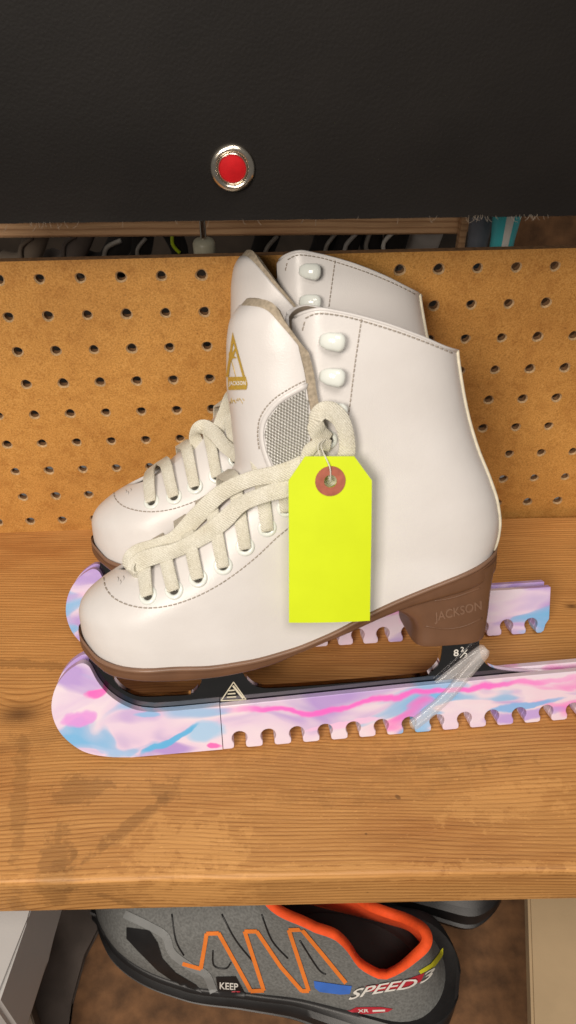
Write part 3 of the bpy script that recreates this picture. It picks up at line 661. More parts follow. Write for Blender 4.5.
tube(bm, [ST.pt(231.5, 360, .0002)[0], ST.pt(234, 368, .0002)[0], ST.pt(236, 376.5, .0002)[0]], .00022, 5)
for k in range(9):
    x = 230+k*1.6; pp = [ST.pt(x, 398+random.uniform(0, 4), .0002)[0], ST.pt(x+.8, 401+random.uniform(-3, 3), .0002)[0], ST.pt(x+1.7, 399+random.uniform(-1, 5), .0002)[0]]; tube(bm, pp, .00017, 4)
link('gold_emblem', bm, M['gold'], tg, recalc=False)
bm = bmesh.new(); text_decal(bm, ST, 'JACKSON', (230.0, 386.6), (16.6, -.5), (0, -5.4), .0007); link('lettering', bm, M['print_white'], tg, recalc=False)

# stitching on the upper
bm = bmesh.new()
stitches(bm, SU, [(104, 578), (106, 588), (114, 598), (127, 604.5), (145, 608), (165, 606.5), (185, 601), (208, 591), (232, 576), (256, 557), (276, 538), (292, 524), (330, 482), (342, 450), (349, 410), (354, 370), (359, 335), (361.5, 319)])
stitches(bm, SU, [(306, 318), (318, 313.5), (340, 315.5), (361, 320.5), (395, 331), (425, 342), (452, 353)])
stitches(bm, SU, [(303, 330), (306, 318)])
link('stitching', bm, M['thread'], up)
bm = bmesh.new()
for x, y in ((118, 577), (120.5, 580), (123.5, 576)):
    tube(bm, [SU.pt(x, y, .0002)[0], SU.pt(x+.9, y+2.2, .0002)[0], SU.pt(x+.2, y+4.5, .0002)[0]], .00018, 4)
link('toe_mark', bm, M['print_grey'], up)
# back piping and stay
bm = bmesh.new(); pp = []
for i in range(50):
    z = .116+(.2305-.116)*i/49; lo, hi = Bfun(z)-.03, Bfun(z)
    for _ in range(30):
        m_ = (lo+hi)/2
        if Wb(m_, z) > .0085: lo = m_
        else: hi = m_
    pp.append(Vector((lo, -.0092, z)))
tube(bm, pp, .00115, 8); tube(bm, [Vector((p.x, -p.y, p.z)) for p in pp], .00115, 8); link('heel_piping', bm, M['piping'], up)
bm = bmesh.new(); pp = [Vector((s, -Wb(s, ztop(s)-.0004)+.0004, ztop(s)-.0001)) for s in [.1262+.0901*i/40 for i in range(41)]]
tube(bm, pp, .0009, 6); tube(bm, [Vector((p.x, -p.y, p.z)) for p in pp], .0009, 6); link('collar_edge', bm, M['leather'], up)

# sole
zsb = pc([(-.004, .0765), (.005, .0715), (.019, .0655), (.039, .0645), (.06, .0635), (.082, .0640), (.104, .0665), (.126, .0735), (.147, .0803), (.169, .0890), (.184, .0940), (.245, .106)])
def Ws(s): z = zst(s); return Wb(min(max(s, .0004), .2375), z)
bm = bmesh.new(); rings = []; S0, S1 = -.0028, .2403; nS = 110
for i in range(nS+1):
    s = S0+(S1-S0)*(1-math.cos(math.pi*i/nS))/2
    # plan outline of the welt, slightly wider than the upper
    sc_ = S0+.0018+(s-S0)*(S1-S0-.0036)/(S1-S0)
    t = zst(s); b = zsb(s); wd = Wb(sc_, t)+.0018*min(1, 60*min(s-S0, S1-s)+.0) ; wd = max(wd, .00005)
    h = t-b
    prof = [(.80, 0, t-.001), (1, -.0010, t+.0004), (1, 0, t-.0002), (1, .0003, t-.0010), (1, 0, t-.0018), (1, -.0011, t-.0023), (1, -.0012, t-.0030), (1, -.0004, t-.0035), (1, -.0004, b+h*.25), (1, -.0010, b+.0009), (1, -.0022, b), (.5, 0, b)]
    ring = []
    for sg in (-1, 1):
        seq = prof if sg < 0 else prof[::-1]
        for m_, d, z in seq: ring.append(bm.verts.new((s, sg*max(0, wd*m_+d), z)))
    rings.append(ring)
n = len(rings[0])
for r0, r1 in zip(rings[:-1], rings[1:]):
    for k in range(n):
        f = bm.faces.new((r0[k], r0[(k+1) % n], r1[(k+1) % n], r1[k])); kk = k if k < n//2 else n-2-k
        f.material_index = 1 if 1 <= kk <= 3 else 0
bm.faces.new(rings[0]); bm.faces.new(rings[-1][::-1])
sole = link('sole', bm, [M['sole'], M['sole_lip']], root, ang=50, doubles=1e-5)
# heel block
bm = bmesh.new(); rows = []
for j, z in enumerate([.0668, .0671, .0680] + [.070+(.118-.070)*k/16 for k in range(17)]):
    t = max(0, (z-.068)/.05); s0 = .1878-.020*min(1, max(0, (t-.16)/.34))**2.2; s1 = .2330+.0058*t; ins = .0012 if j == 0 else (.0004 if j == 1 else 0)
    w0 = .0262+.0012*t; ring = []
    nn = 48
    for k in range(nn):
        a = 2*math.pi*k/nn; ca, sa = math.cos(a), math.sin(a); e = .34 if ca < 0 else .62
        x = (s0+s1)/2+(s1-s0)/2*math.copysign(abs(ca)**e, ca)*(1-ins*30); y = w0*math.copysign(abs(sa)**(.40 if ca < 0 else .62), sa)*(1-ins*30)
        zz = z
        ring.append(bm.verts.new((x, y, min(zz, zst(min(x, .24))-.0035))))
    rows.append(ring)
for r0, r1 in zip(rows[:-1], rows[1:]):
    for k in range(nn): bm.faces.new((r0[k], r0[(k+1) % nn], r1[(k+1) % nn], r1[k]))
bm.faces.new(rows[0][::-1]); bm.faces.new(rows[-1])
hb = link('heel_block', bm, M['sole'], root, ang=40, doubles=1e-6)
SH = Surf(FN, hb, sole)
bm = bmesh.new()
for P in ([(434, 601), (452, 598), (470, 592), (480, 588)], [(425, 626), (445, 629), (465, 626), (482, 618)]):
    Q = [SH.pt(q.x, q.y, -.0001)[0] for q in catmull([(x, y, 0) for x, y in P], 5)]; tube(bm, Q, .0006, 6)
link('moulded_ridges', bm, M['sole'], hb)
bm = bmesh.new(); text_decal(bm, SH, 'JACKSON', (434.5, 624), (47, -12), (-.5, -11.5), .0001)
tl = link('lettering', bm, M['sole_lip'], hb, recalc=False, smooth=False); md = tl.modifiers.new('e', 'SOLIDIFY'); md.thickness = .0009; md.offset = 0

# blade
def prism(pts, y0, y1, mats, name, parent, bevel=.0005, mi=0):
    bm = bmesh.new(); extrude_poly(bm, pts, y0, y1); bmesh.ops.recalc_face_normals(bm, faces=bm.faces)
    o = link(name, bm, mats, parent, ang=30)
    if bevel: m_ = o.modifiers.new('b', 'BEVEL'); m_.width = bevel; m_.segments = 2; m_.limit_method = 'ANGLE'; m_.angle_limit = R_(25)
    return o
front = smooth2([(.0005, .062), (.003, .055), (.007, .046), (.014, .037), (.025, .030), (.034, .027)], 5)
w1 = smooth2([(.0665, .0640), (.0675, .0600), (.0655, .0500), (.0640, .0425), (.0600, .0375), (.0560, .0357), (.045, .0360), (.030, .0368), (.0235, .0390), (.0170, .0440), (.0135, .0510), (.0125, .0600), (.0120, .0655)], 4)
w2 = smooth2([(.204, .070), (.209, .066), (.2105, .060), (.2100, .050), (.2085, .0430), (.2035, .0375), (.196, .0352), (.150, .0350), (.110, .0355), (.0985, .0370), (.0930, .0410), (.0890, .0480), (.0870, .0560), (.0875, .0640), (.0890, .0660)], 4)
tail = smooth2([(.2360, .0740), (.2335, .0640), (.2335, .0520), (.2360, .0430), (.2430, .0370), (.2560, .0335), (.2760, .0310), (.2960, .0290)], 4)
outline = front+[(.034, .016), (.296, .016), (.296, .029)]+tail[::-1]+[(.205, .0740)]+w2+[(.0885, .0670), (.068, .0670)]+w1+[(.002, .0680)]
bl = prism(outline, -.0022, .0022, M['chrome'], 'blade', root, .0006)
# dark reflection painted as an added facing; bright chrome rim shows round the windows
def inset(pts, d):
    bm = bmesh.new(); f = bm.faces.new([bm.verts.new((a, 0, b)) for a, b in pts]); bmesh.ops.inset_region(bm, faces=[f], thickness=d, use_even_offset=False)
    r = [(v.co.x, v.co.z) for v in f.verts]; bm.free(); return r
fo = prism(inset(outline, .0017), -.0026, -.0015, M['chrome_dark_reflection'], 'blade_dark_reflection', bl, 0)
for (s0, s1, zc, w0) in ((.012, .094, .0638, .017), (.204, .230, .0668, .015)):
    bm = bmesh.new(); box(bm, (s0, -w0, zc-.0008), (s1, w0, zc+.0030))
    bmesh.ops.bevel(bm, geom=bm.edges[:], offset=.0006, segments=2, affect='EDGES'); link('mounting_plate', bm, M['chrome'], bl, ang=30)
SB = Surf(FN, fo)
bm = bmesh.new()
def linepx(bm, surf, P, wpx=1.2, off=.0002):
    for a, b in zip(P[:-1], P[1:]):
        a = Vector(a); b = Vector(b); d = (b-a).normalized(); nrm = Vector((-d.y, d.x))*wpx/2
        decal(bm, surf, [a+nrm-d*.2, b+nrm+d*.2, b-nrm+d*.2, a-nrm-d*.2], off, 2.5)
linepx(bm, SB, [(221, 700.5), (233.5, 682), (246, 699.5), (221, 700.5)], 1.1, .0002)
for k in range(3): linepx(bm, SB, [(227+k*.8, 697-k*3.3), (236+k*.2-k*1.0, 696.5-k*3.3)], 1.3, .0003)
linepx(bm, SB, [(233, 685.5), (243, 698)], 2.0, .00035)
link('triangle_emblem', bm, M['logo_cream'], bl, recalc=False)
bm = bmesh.new(); text_decal(bm, SB, '8', (453.5, 656.2), (5.0, -.4), (0, -6.8), .0003); text_decal(bm, SB, '2', (460.5, 651.4), (3.4, -.3), (0, -4.6), .0003)
text_decal(bm, SB, '3', (463.8, 657.5), (3.4, -.3), (0, -4.6), .0003); linepx(bm, SB, [(460, 657.5), (467, 649.5)], .8, .0003); link('size_mark', bm, M['print_white'], bl, recalc=False)

# eyelets and lace hooks
EY = [(148, 595.5), (174, 590), (198, 578), (223, 565.6), (245, 546.7), (267, 527.7), (286, 508), (328, 440)]
mirror = lambda v: Vector((v.x, -v.y, v.z))
ey3 = []
def eyelet(p, n):
    bm = bmesh.new(); Mx = align(p, n)
    lathe(bm, [(.0052, -.0006), (.0051, .0002), (.0046, .0008), (.0036, .0010), (.0028, .0007), (.0025, 0), (.0024, -.0012)], Mx, 22)
    e = link('eyelet', bm, M['enamel'], root, ang=70)
    bm = bmesh.new(); lathe(bm, [(.0026, .00015), (0, .00015)], Mx, 22); link('eyelet_hole_shade', bm, M['hole'], e)  # flat dark disc paints the shade inside the hole
for x, y in EY:
    h = SU.hit(x, y)
    if not h: print('eyelet miss', x, y); continue
    ey3.append((h[0], h[1])); eyelet(h[0], h[1]); eyelet(mirror(h[0]), mirror(h[1]))
def hook(p, n, sg):
    bm = bmesh.new(); Mx = align(p, n, Vector((1, 0, -.15)))
    lathe(bm, [(0, 0), (.0040, 0), (.0038, .0008), (.0022, .0012), (.0020, .0026)], Mx @ Matrix.Translation((.0008, 0, 0)), 16)
    # bent tongue of the hook: a capsule, thin at the neck and wide at the free end
    sec = [(-.0064, .0016, .0018), (-.0056, .0028, .0028), (-.0030, .0041, .0040), (.0003, .0044, .0050), (.0030, .0047, .0054), (.0050, .0036, .0056), (.0058, .0016, .0056)]
    rings = []
    for x, wy, zc in sec:
        rings.append([bm.verts.new(Mx @ Vector((x, wy*math.cos(a), zc+wy*.46*math.sin(a)))) for a in [2*math.pi*k/16 for k in range(16)]])
    for a, b in zip(rings[:-1], rings[1:]):
        for k in range(16): bm.faces.new((a[k], a[(k+1) % 16], b[(k+1) % 16], b[k]))
    bm.faces.new(rings[0]); bm.faces.new(rings[-1])
    link('lace_hook', bm, M['enamel'], root)
for x, y in ((331.5, 341), (331.5, 376), (334, 410)):
    h = SU.hit(x, y)
    if h: hook(h[0], h[1], 1); hook(mirror(h[0]), mirror(h[1]), -1)
# laces
rnd = random.Random(4)
def ridge_z(sx, y):
    lo, hi = .085, .20; y = abs(y)
    for _ in range(40):
        m_ = (lo+hi)/2
        if Wb(sx, m_) > y: lo = m_
        else: hi = m_
    return lo
UP = Vector((-.62, 0, .78))
def across(a, b, na, lift, arch, ends):
    """path over the instep from point a (near) to b (far), following the vamp and bridging the open throat"""
    P = []; Nn = []; n_ = 11
    for k in range(n_):
        t = k/(n_-1); y = a.y+(b.y-a.y)*t; sx = a.x+(b.x-a.x)*t; ye = max(abs(y), .0165); z = ridge_z(sx, ye)
        zl = a.z+(b.z-a.z)*t
        c = Vector((sx, y, z)); nn = Vector((-.45, 1.15*y/.03, .75)).normalized() if abs(y) < .029 else None
        nn = Vector((-.5, y/.026, .75)).normalized()
        if k in (0, n_-1): p = a if k == 0 else b; nn = na if k == 0 else mirror(na); P.append(p-nn*.0012); Nn.append(nn); P.append(p+nn*.0014); Nn.append(nn); continue
        c += nn*(lift+.001)+UP*(arch*(1-(y/abs(a.y))**2)); P.append(c); Nn.append(nn)
    P[-1], P[-2] = P[-2], P[-1]
    return P, Nn
bm = bmesh.new()
for i, (p, n) in enumerate(ey3[:7]):
    q = mirror(ey3[max(0, i-1)][0]).lerp(mirror(p), .15 if i else 1)
    P, Nn = across(p+Vector((0, 0, .0006)), q, n, .0010, .0022+.0012*rnd.random(), 1); Q = catmull(P, 5); NN = [v.normalized() for v in catmull(Nn, 5)]
    ribbon(bm, Q, NN, .0074, .0014, wf=lambda t: .58+.58*math.sin(math.pi*t)**.45+.04*math.sin(11*t+i))
for i in range(6):
    p, n = ey3[i]; q, nq = ey3[i+1]
    for sg in (1, -1):
        a_ = Vector((p.x, sg*p.y*.62, ridge_z(p.x, p.y*.62)))-UP*.0042; b_ = Vector((q.x, -sg*q.y*.62, ridge_z(q.x, q.y*.62)))-UP*.0042
        P = [a_, a_.lerp(b_, .3)+UP*.003, a_.lerp(b_, .5)+UP*.0036, a_.lerp(b_, .7)+UP*.003, b_]; Q = catmull(P, 6)
        ribbon(bm, Q, [UP]*len(Q), .0068, .0012)
lc = link('lace', bm, M['lace'], root)

def lace_px(name, P, parent, surf, frame, width=.0082, th=.0017, yl=-.012, twist=None, n=8):
    """P: (x, y, lift) waypoints taken on the built surface"""
    A = []; B = []
    for x, y, l in P:
        if l > 1: p, n_ = frame.L(x, y, -(l-1)), Vector((0, -1, .25)).normalized()
        else: p, n_ = surf.pt(x, y, l, yl)
        A.append(p); B.append(n_)
    if twist:
        for i, t in twist.items():
            tn = (A[min(i+1, len(A)-1)]-A[max(i-1, 0)]).normalized(); B[i] = Matrix.Rotation(R_(t), 3, tn) @ B[i]
    bm = bmesh.new(); Q = catmull(A, n); NN = [v.normalized() for v in catmull(B, n)]; ribbon(bm, Q, NN, width, th, wf=lambda t: 1+.07*math.sin(17*t)); return link(name, bm, M['lace'], parent)
# yl-coded points: lift>1 means depth plane y' = -(lift-1)
D = lambda v: 1+v
loose = lace_px('lace_end', [(322, 452, D(.037)), (300, 466, D(.036)), (276, 474, D(.034)), (248, 480, D(.029)), (220, 494, D(.024)), (196, 517, D(.020)), (176, 538, D(.019)), (156, 546, D(.019)), (138, 552, D(.018)), (129, 562, D(.019)), (133, 573, D(.020)), (144, 576, D(.0195))], root, SU, FN, twist={0: 10, 9: 35, 10: 70}, width=.0088, th=.0012)
lace_px('lace_end', [(318, 470, D(.037)), (292, 486, D(.036)), (266, 494, D(.035)), (242, 504, D(.032)), (222, 522, D(.029)), (200, 538, D(.027)), (176, 550, D(.0255)), (154, 556, D(.0235)), (139, 562, D(.021)), (133, 572, D(.021))], root, SU, FN, twist={3: 20, 6: -15}, width=.0088, th=.0012)
lace_px('lace_end', [(328, 441, D(.0325)), (318, 432, D(.0365)), (316, 418, D(.0385)), (325, 410, D(.0395)), (338, 416, D(.039)), (346, 434, D(.038)), (346, 456, D(.0375)), (334, 474, D(.037)), (318, 484, D(.037))], root, SU, FN, twist={2: -30, 3: 10}, width=.0088, th=.0012)
lace_px('lace_end', [(330, 446, D(.034)), (318, 444, D(.037)), (308, 452, D(.0375)), (306, 466, D(.037)), (312, 480, D(.037))], root, SU, FN, width=.006)

# ------------------------------------------------------------------ second skate: copies of the thing, its parts and sub-parts
def copy_tree(o, parent=None):
    c = o.copy(); COL.objects.link(c); c.parent = parent
    for ch in list(o.children):
        if ch.name.startswith('lace_end') or ch is tg: continue
        copy_tree(ch, c)
    return c
REAR = copy_tree(root); REAR.matrix_world = FR.mw
_c = cT; cT = lambda z: _c(z)+.0055*min(1, max(0, (z-.17)/.03))
rear_top = lambda a: .002+.039*max(0, (-a-.15)/.85)**2.87+.020*max(0, a)**3+.002*abs(a)
tg2 = link('tongue', tongue_sheet(.945, .0032, 0, rear_top), [M['leather']], REAR); outward(tg2, Vector((.16, 0, .2)))
md = tg2.modifiers.new('thick', 'SOLIDIFY'); md.thickness = .0016; md.offset = -1
tl2 = link('tongue_lining', tongue_sheet(1.0, 0, .0008, rear_top), [M['felt']], tg2); outward(tl2, Vector((.16, 0, .2)))
md = tl2.modifiers.new('thick', 'SOLIDIFY'); md.thickness = .0045; md.offset = -1
md = tl2.modifiers.new('round', 'BEVEL'); md.width = .0016; md.segments = 3; md.limit_method = 'ANGLE'; md.angle_limit = R_(50)
for ch in REAR.children:
    if ch.name.startswith('lace_hook'): ch.location.z += .0040
REAR['label'] = 'rear white ice skate leaning against the pegboard, partly hidden behind the tagged one'
SR = Surf(FR, up, tg)
lace_px('lace_end', [(214, 472, D(.022)), (205, 456, D(.020)), (197, 443, D(.018)), (195, 433, D(.018)), (203, 427, D(.020)), (214, 433, D(.027)), (226, 447, D(.034)), (246, 460, D(.044)), (270, 471, D(.056)), (296, 484, D(.069))], REAR, SR, FR, twist={3: 50, 4: 20}, width=.0088, th=.0012)
lace_px('lace_end', [(222, 462, D(.020)), (216, 446, D(.022)), (220, 424, D(.024)), (228, 402, D(.022)), (234, 392, D(.010))], REAR, SR, FR, width=.0075)

# ------------------------------------------------------------------ blade guards
def guard_poly():
    tip = smooth2([(.0030, .0590), (.0015, .0625), (-.0015, .0645), (-.0055, .0635), (-.0120, .0590), (-.0180, .0515), (-.0218, .0420), (-.0226, .0320), (-.0200, .0215), (-.0140, .0125), (-.0060, .0058), (.0060, .0018), (.0200, 0)], 5)
    top = smooth2([(.0360, .0292), (.0260, .0315), (.0175, .0365), (.0105, .0435), (.0055, .0520), (.0030, .0590)], 5)
    return tip, top
tip, top = guard_poly()
def notches(s0, count, pitch, end):
    pts = []; r = .0047; zc = .0068; half = .0036; rc = .0016
    for k in range(count):
        c = s0+k*pitch; a0 = math.asin(half/r)
        pts += [(c-half-rc, 0), (c-half-rc*.3, rc*.3), (c-half, rc)]
        a_s = -math.pi/2-a0; 
        for j in range(15):
            a = -math.pi/2-a0-(2*math.pi-2*a0)*j/14; pts.append((c+r*math.cos(a), zc+r*math.sin(a)))
        pts += [(c+half, rc), (c+half+rc*.3, rc*.3), (c+half+rc, 0)]
    return pts
SEAM = .0745; END = .306
def make_guard(frame, label, with_strap):
    e = empty('blade_guard', frame.mw, label, 'blade guard', 'marbled plastic blade guards on the skates')
    fp = tip+[(.045, 0), (SEAM-.0002, 0), (SEAM-.0002, .0294)]+[(.05, .0290)]+top[:-1]
    rp = [(SEAM+.0002, 0)]+notches(.0850, 13, .01735, END)+[(.3005, 0), (.3025, .0015), (.3035, .006), (.3060, .0100), (END, .0335), (.25, .0330), (.18, .0318), (.12, .0303), (SEAM+.0002, .0294)]
    for nme, poly in (('front_piece', fp), ('rear_piece', rp)):
        bm = bmesh.new()
        for y0, y1 in ((-.0080, -.0032), (.0032, .0080)): extrude_poly(bm, poly, y0, y1)
        core = [(a, (b if b < .014 else .014+(b-.014)*.0)) for a, b in poly] if nme == 'rear_piece' else [(a+(.0016 if a < 0 else 0), b if (a < .002 and b < .05) or b < .012 else min(b, .012+max(0, .03-a)*.5)) for a, b in poly]
        if nme == 'front_piece':
            core = smooth2([(-.0100, .0560), (-.0165, .0505), (-.0205, .0420), (-.0213, .0320), (-.0188, .0218), (-.0132, .0134), (-.0052, .0068), (.0064, .0028), (.0200, .0008)], 4)+[(SEAM-.0004, .0008), (SEAM-.0004, .014), (.034, .014), (.014, .020), (.002, .032), (-.004, .046)]
        extrude_poly(bm, core, -.00335, .00335)
        o = link(nme, bm, M['guard'] if with_strap else M['guard2'], e, ang=28)
        m_ = o.modifiers.new('b', 'BEVEL'); m_.width = .0007; m_.segments = 2; m_.limit_method = 'ANGLE'; m_.angle_limit = R_(40)
    return e
GN = make_guard(FN, 'front pink and blue marbled blade guard under the tagged skate, with a clear strap', True)
GR = make_guard(FR, 'rear lilac marbled blade guard showing only its tip and end behind the other skate', False)
def strap(frame, e, pts):
    P = [frame.L(x, y, -d) for x, y, d in pts]; Q = catmull(P, 8); bm = bmesh.new(); NN = [Vector((0, -1, 0))]*len(Q); ribbon(bm, Q, NN, .0070, .0030, wf=lambda t: min(1, .35+9*min(t, 1-t)))
    return link('strap', bm, M['clear'], e)
strap(FN, GN, [(411, 726, .0103), (417, 722, .0108), (432, 710, .0108), (450, 693, .0103), (466, 674, .0095), (478, 660, .0085), (487, 649, .0072)])
strap(FN, GN, [(486, 648, .0065), (476, 655, .0062), (462, 666, .0050), (446, 679, .0046), (432, 690, .0040)])
# ------------------------------------------------------------------ price tag
TY = -.0440
tagp = [(304.8, 456), (354, 456), (371.6, 480), (370.2, 621.5), (289, 623), (288.3, 480)]
to = empty('blank_tag', Matrix.Translation(FN.mw @ FN.L(330, 478, TY)), 'blank fluorescent yellow card tag hanging from the front skate lace', 'tag')
inv = to.matrix_world.inverted() @ FN.mw
cen = FN.L(330, 480.5, TY); pr = (FN.L(345, 480.5, TY)-cen).length/15
hr = 6.3*pr
bm = bmesh.new(); P = [FN.L(x, y, TY) for x, y in tagp]
b2 = []
for i in range(len(P)):
    a, b = P[i], P[(i+1) % len(P)]; m_ = max(2, int((b-a).length/.005)); b2 += [a+(b-a)*(k/m_) for k in range(m_)]
circ = [cen+Vector((hr*math.cos(2*math.pi*k/24), 0, hr*math.sin(2*math.pi*k/24))) for k in range(24)]
pts2 = [Vector((p.x, p.z)) for p in b2]+[Vector((p.x, p.z)) for p in circ]
x0, x1 = min(p.x for p in pts2), max(p.x for p in pts2); z0, z1 = min(p.y for p in pts2), max(p.y for p in pts2)
grid = [Vector((x0+(x1-x0)*(i+.5)/12, z0+(z1-z0)*(j+.5)/24)) for i in range(12) for j in range(24)]
nb = len(b2); nc_ = len(circ)
V, _, F, *_r = delaunay_2d_cdt(pts2+grid, [(i, (i+1) % nb) for i in range(nb)]+[(nb+k, nb+(k+1) % nc_) for k in range(nc_)], [list(range(nb))], 1, 1e-6)
def tagwarp(x, z, off=0):
    v = (z-z0)/(z1-z0); u = (x-x0)/(x1-x0)
    return Vector((x, TY-.0012*math.sin(v*2.6)+.0010*(u-.5)**2*4*(1-v)-off+.0006*(u-.5), z))
vs = [bm.verts.new(inv @ tagwarp(v.x, v.y)) for v in V]
for f in F:
    c = sum((Vector((V[i].x, V[i].y)) for i in f), Vector((0, 0)))/3
    if (c-Vector((cen.x, cen.z))).length < hr*.97: continue
    bm.faces.new([vs[i] for i in f])
card = link('card', bm, M['tag'], to, smooth=False); md = card.modifiers.new('s', 'SOLIDIFY'); md.thickness = .0004; md.offset = 0
bm = bmesh.new(); ri = []
for rr, o_ in ((hr*1.0, .0004), (hr*1.02, .0007), (15.1*pr, .0007), (15.2*pr, .0003)):
    ri.append([bm.verts.new(inv @ tagwarp(cen.x+rr*math.cos(2*math.pi*k/32), cen.z+rr*math.sin(2*math.pi*k/32), o_)) for k in range(32)])
for a, b in zip(ri[:-1], ri[1:]):
    for k in range(32): bm.faces.new((a[k], a[(k+1) % 32], b[(k+1) % 32], b[k]))
link('reinforcing_ring', bm, M['tag_ring'], to, ang=40)
bm = bmesh.new(); Q = [inv @ p for p in (FN.L(325, 440, -.036), FN.L(321, 446, -.0415), FN.L(325, 456, -.0450), FN.L(330, 468, -.0466), FN.L(330.5, 478, -.0450), FN.L(331, 482, -.042))]
tube(bm, catmull(Q, 6), .00035, 6); Q = [inv @ p for p in (FN.L(331, 482, -.042), FN.L(326, 470, -.0425), FN.L(320, 456, -.0415), FN.L(318, 446, -.041), FN.L(323, 440, -.036))]; tube(bm, catmull(Q, 6), .00035, 6)
link('string', bm, M['string'], to)

# ================================================================== lower shelf: grey running shoe and neighbours
ZF = -.30
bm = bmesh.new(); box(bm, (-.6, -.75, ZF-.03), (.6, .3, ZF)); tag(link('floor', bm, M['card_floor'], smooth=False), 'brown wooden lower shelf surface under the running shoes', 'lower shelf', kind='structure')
FS = Frame((-.171, -.170, ZF), -16.5, 0)
L_ = .312
sF = pc([(0, .010), (.012, .002), (.03, 0), (.05, .010), (.065, .035), (.08, .075), (.095, .11), (.115, .145), (.13, .150)])
sRf = pc([(0, .08), (.03, .085), (.06, .07), (.09, .05), (.13, .03)])
sB = pc([(0, .300), (.015, .309), (.03, .306), (.05, .297), (.075, .288), (.10, .284), (.13, .284)])
sW = pc([(0, .046), (.04, .049), (.10, .050), (.15, .044), (.20, .040), (.26, .040), (.31, .038)])
sZ = pc([(0, 1.0), (.02, 1.02), (.035, .99), (.05, .88), (.065, .76), (.08, .66), (.10, .56), (.13, .50)])
def WS(s, z):
    t = (s-sF(z))/sRf(z); e = math.sqrt(max(0, 1-(1-min(1, max(0, t)))**2.2)); u = (sB(z)-s)/.042; k = math.sqrt(max(0, 1-(1-min(1, max(0, u)))**2.3))
    return sW(s)*sZ(z)*e*k
def sEdge(z):
    g = 0 if z < .104 else min(.014, (z-.104)*1.5)
    if g == 0: return sF(z)
    lo, hi = sF(z), sF(z)+sRf(z)
    for _ in range(30):
        m_ = (lo+hi)/2
        if WS(m_, z) < g: lo = m_
        else: hi = m_
    return hi
scol = pc([(.10, .138), (.145, .132), (.17, .124), (.195, .116), (.218, .100), (.238, .083), (.252, .079), (.266, .089), (.28, .102), (.31, .110)])
smid = pc([(0, .034), (.04, .022), (.10, .021), (.16, .027), (.20, .034), (.26, .040), (.31, .043)])
sr = empty('running_shoe', FS.mw, 'grey running shoe with orange zigzag stripes and bright orange collar on the lower shelf', 'shoe', 'running shoes on the lower shelf')
shu = link('shoe_upper', shell(sEdge, sB, WS, scol, lambda s: smid(s)-.006, [.012+.0016*i for i in range(80)], 44, (.045, .012+.0016*79)), [M['sh_grey'], M['sh_orange2'], M['sh_orange2']], sr); outward(shu, Vector((.16, 0, .05)))
SS = Surf(FS, shu)
md = shu.modifiers.new('t', 'SOLIDIFY'); md.thickness = .0080; md.offset = -1; md.material_offset = 1; md.material_offset_rim = 1; md.use_even_offset = False
bm = bmesh.new(); rings = []
for i in range(81):
    s = .005+(.3125-.005)*(1-math.cos(math.pi*i/80))/2; t = smid(s); b = .0+.016*max(0, (.06-s)/.06)**2+.004*max(0, (s-.27)/.04)**2
    wd = WS(min(max(s, .0102), .3125)*.3077/.3125, .02)
    fl = (.0050+.0060*min(1, max(0, (s-.19)/.09)))*math.sqrt(min(1, 40*max(0, min(s-.005, .3125-s))))
    ring = []
    pr_ = [(.8, 0, t-.002), (1, .0004, t), (1, .0020, t-.001), (1, fl*.7, t-.004), (1, fl*.4, t-.0065), (1, fl+.0010, t-.010), (1, fl*1.1+.0015, b+(t-b)*.45), (1, fl*.6, b+(t-b)*.4), (1, fl*1.2+.001, b+(t-b)*.3), (1, fl, b+.002), (1, -.002, b), (.5, 0, b)]
    for sg in (-1, 1):
        for m_, d, z in (pr_ if sg < 0 else pr_[::-1]): ring.append(bm.verts.new((s, sg*max(0, wd*m_+d), z)))
    rings.append(ring)
n = len(rings[0])
for r0, r1 in zip(rings[:-1], rings[1:]):
    for k in range(n): bm.faces.new((r0[k], r0[(k+1) % n], r1[(k+1) % n], r1[k]))
bm.faces.new(rings[0]); bm.faces.new(rings[-1][::-1]); sso = link('midsole', bm, M['sh_black'], sr, ang=45, doubles=1e-5)
SM = Surf(FS, shu, sso)
for i in range(12):
    s = .02+i*.0205
    w_ = WS(s, .02)
    for sg in (-1, 1):
        bm = bmesh.new(); box(bm, (s, sg*(w_+.0008)-.003, .0003), (s+.009, sg*(w_+.0008)+.003, .0055+.012*max(0, (.05-s)/.05)))
        bmesh.ops.bevel(bm, geom=bm.edges[:], offset=.001, segments=1, affect='EDGES'); link('tread_lug', bm, M['sh_orange'], sso, ang=30)
bm = bmesh.new(); pts = []
for i in range(40):
    a = 2*math.pi*i/40; s = .225+.055*math.cos(a); pts.append(bm.verts.new((s, math.sin(a)*.026, .045)))
bm.faces.new(pts); link('insole', bm, M['sh_inside'], sr)
# patterns on the visible side
def pxband(bm, surf, P, wpx, off=.0007, mi=0):
    Q = [surf.pt(p.x, p.y, off) for p in P]
    sc = (surf.pt(P[0].x+4, P[0].y, 0)[0]-surf.pt(P[0].x, P[0].y, 0)[0]).length/4
    ribbon(bm, [q[0] for q in Q], [q[1] for q in Q], wpx*sc, .0007)
def pl(P, m=6):
    out = []
    for a, b in zip(P[:-1], P[1:]):
        for k in range(m): out.append(Vector((a[0]+(b[0]-a[0])*k/m, a[1]+(b[1]-a[1])*k/m)))
    out.append(Vector(P[-1])); return out
bm = bmesh.new()
for P in ([(183, 963), (201, 968), (207, 933), (219, 932.5), (251, 990), (264, 989.5), (245, 930.5), (257, 930.5), (281, 966), (302, 990), (309, 990), (289, 929), (302, 928.5), (324, 955), (346, 982)],):
    for a, b in zip(P[:-1], P[1:]): linepx(bm, SS, [a, b], 4.0, .0009)
link('zigzag_stripe', bm, M['sh_orange'], shu, recalc=False)
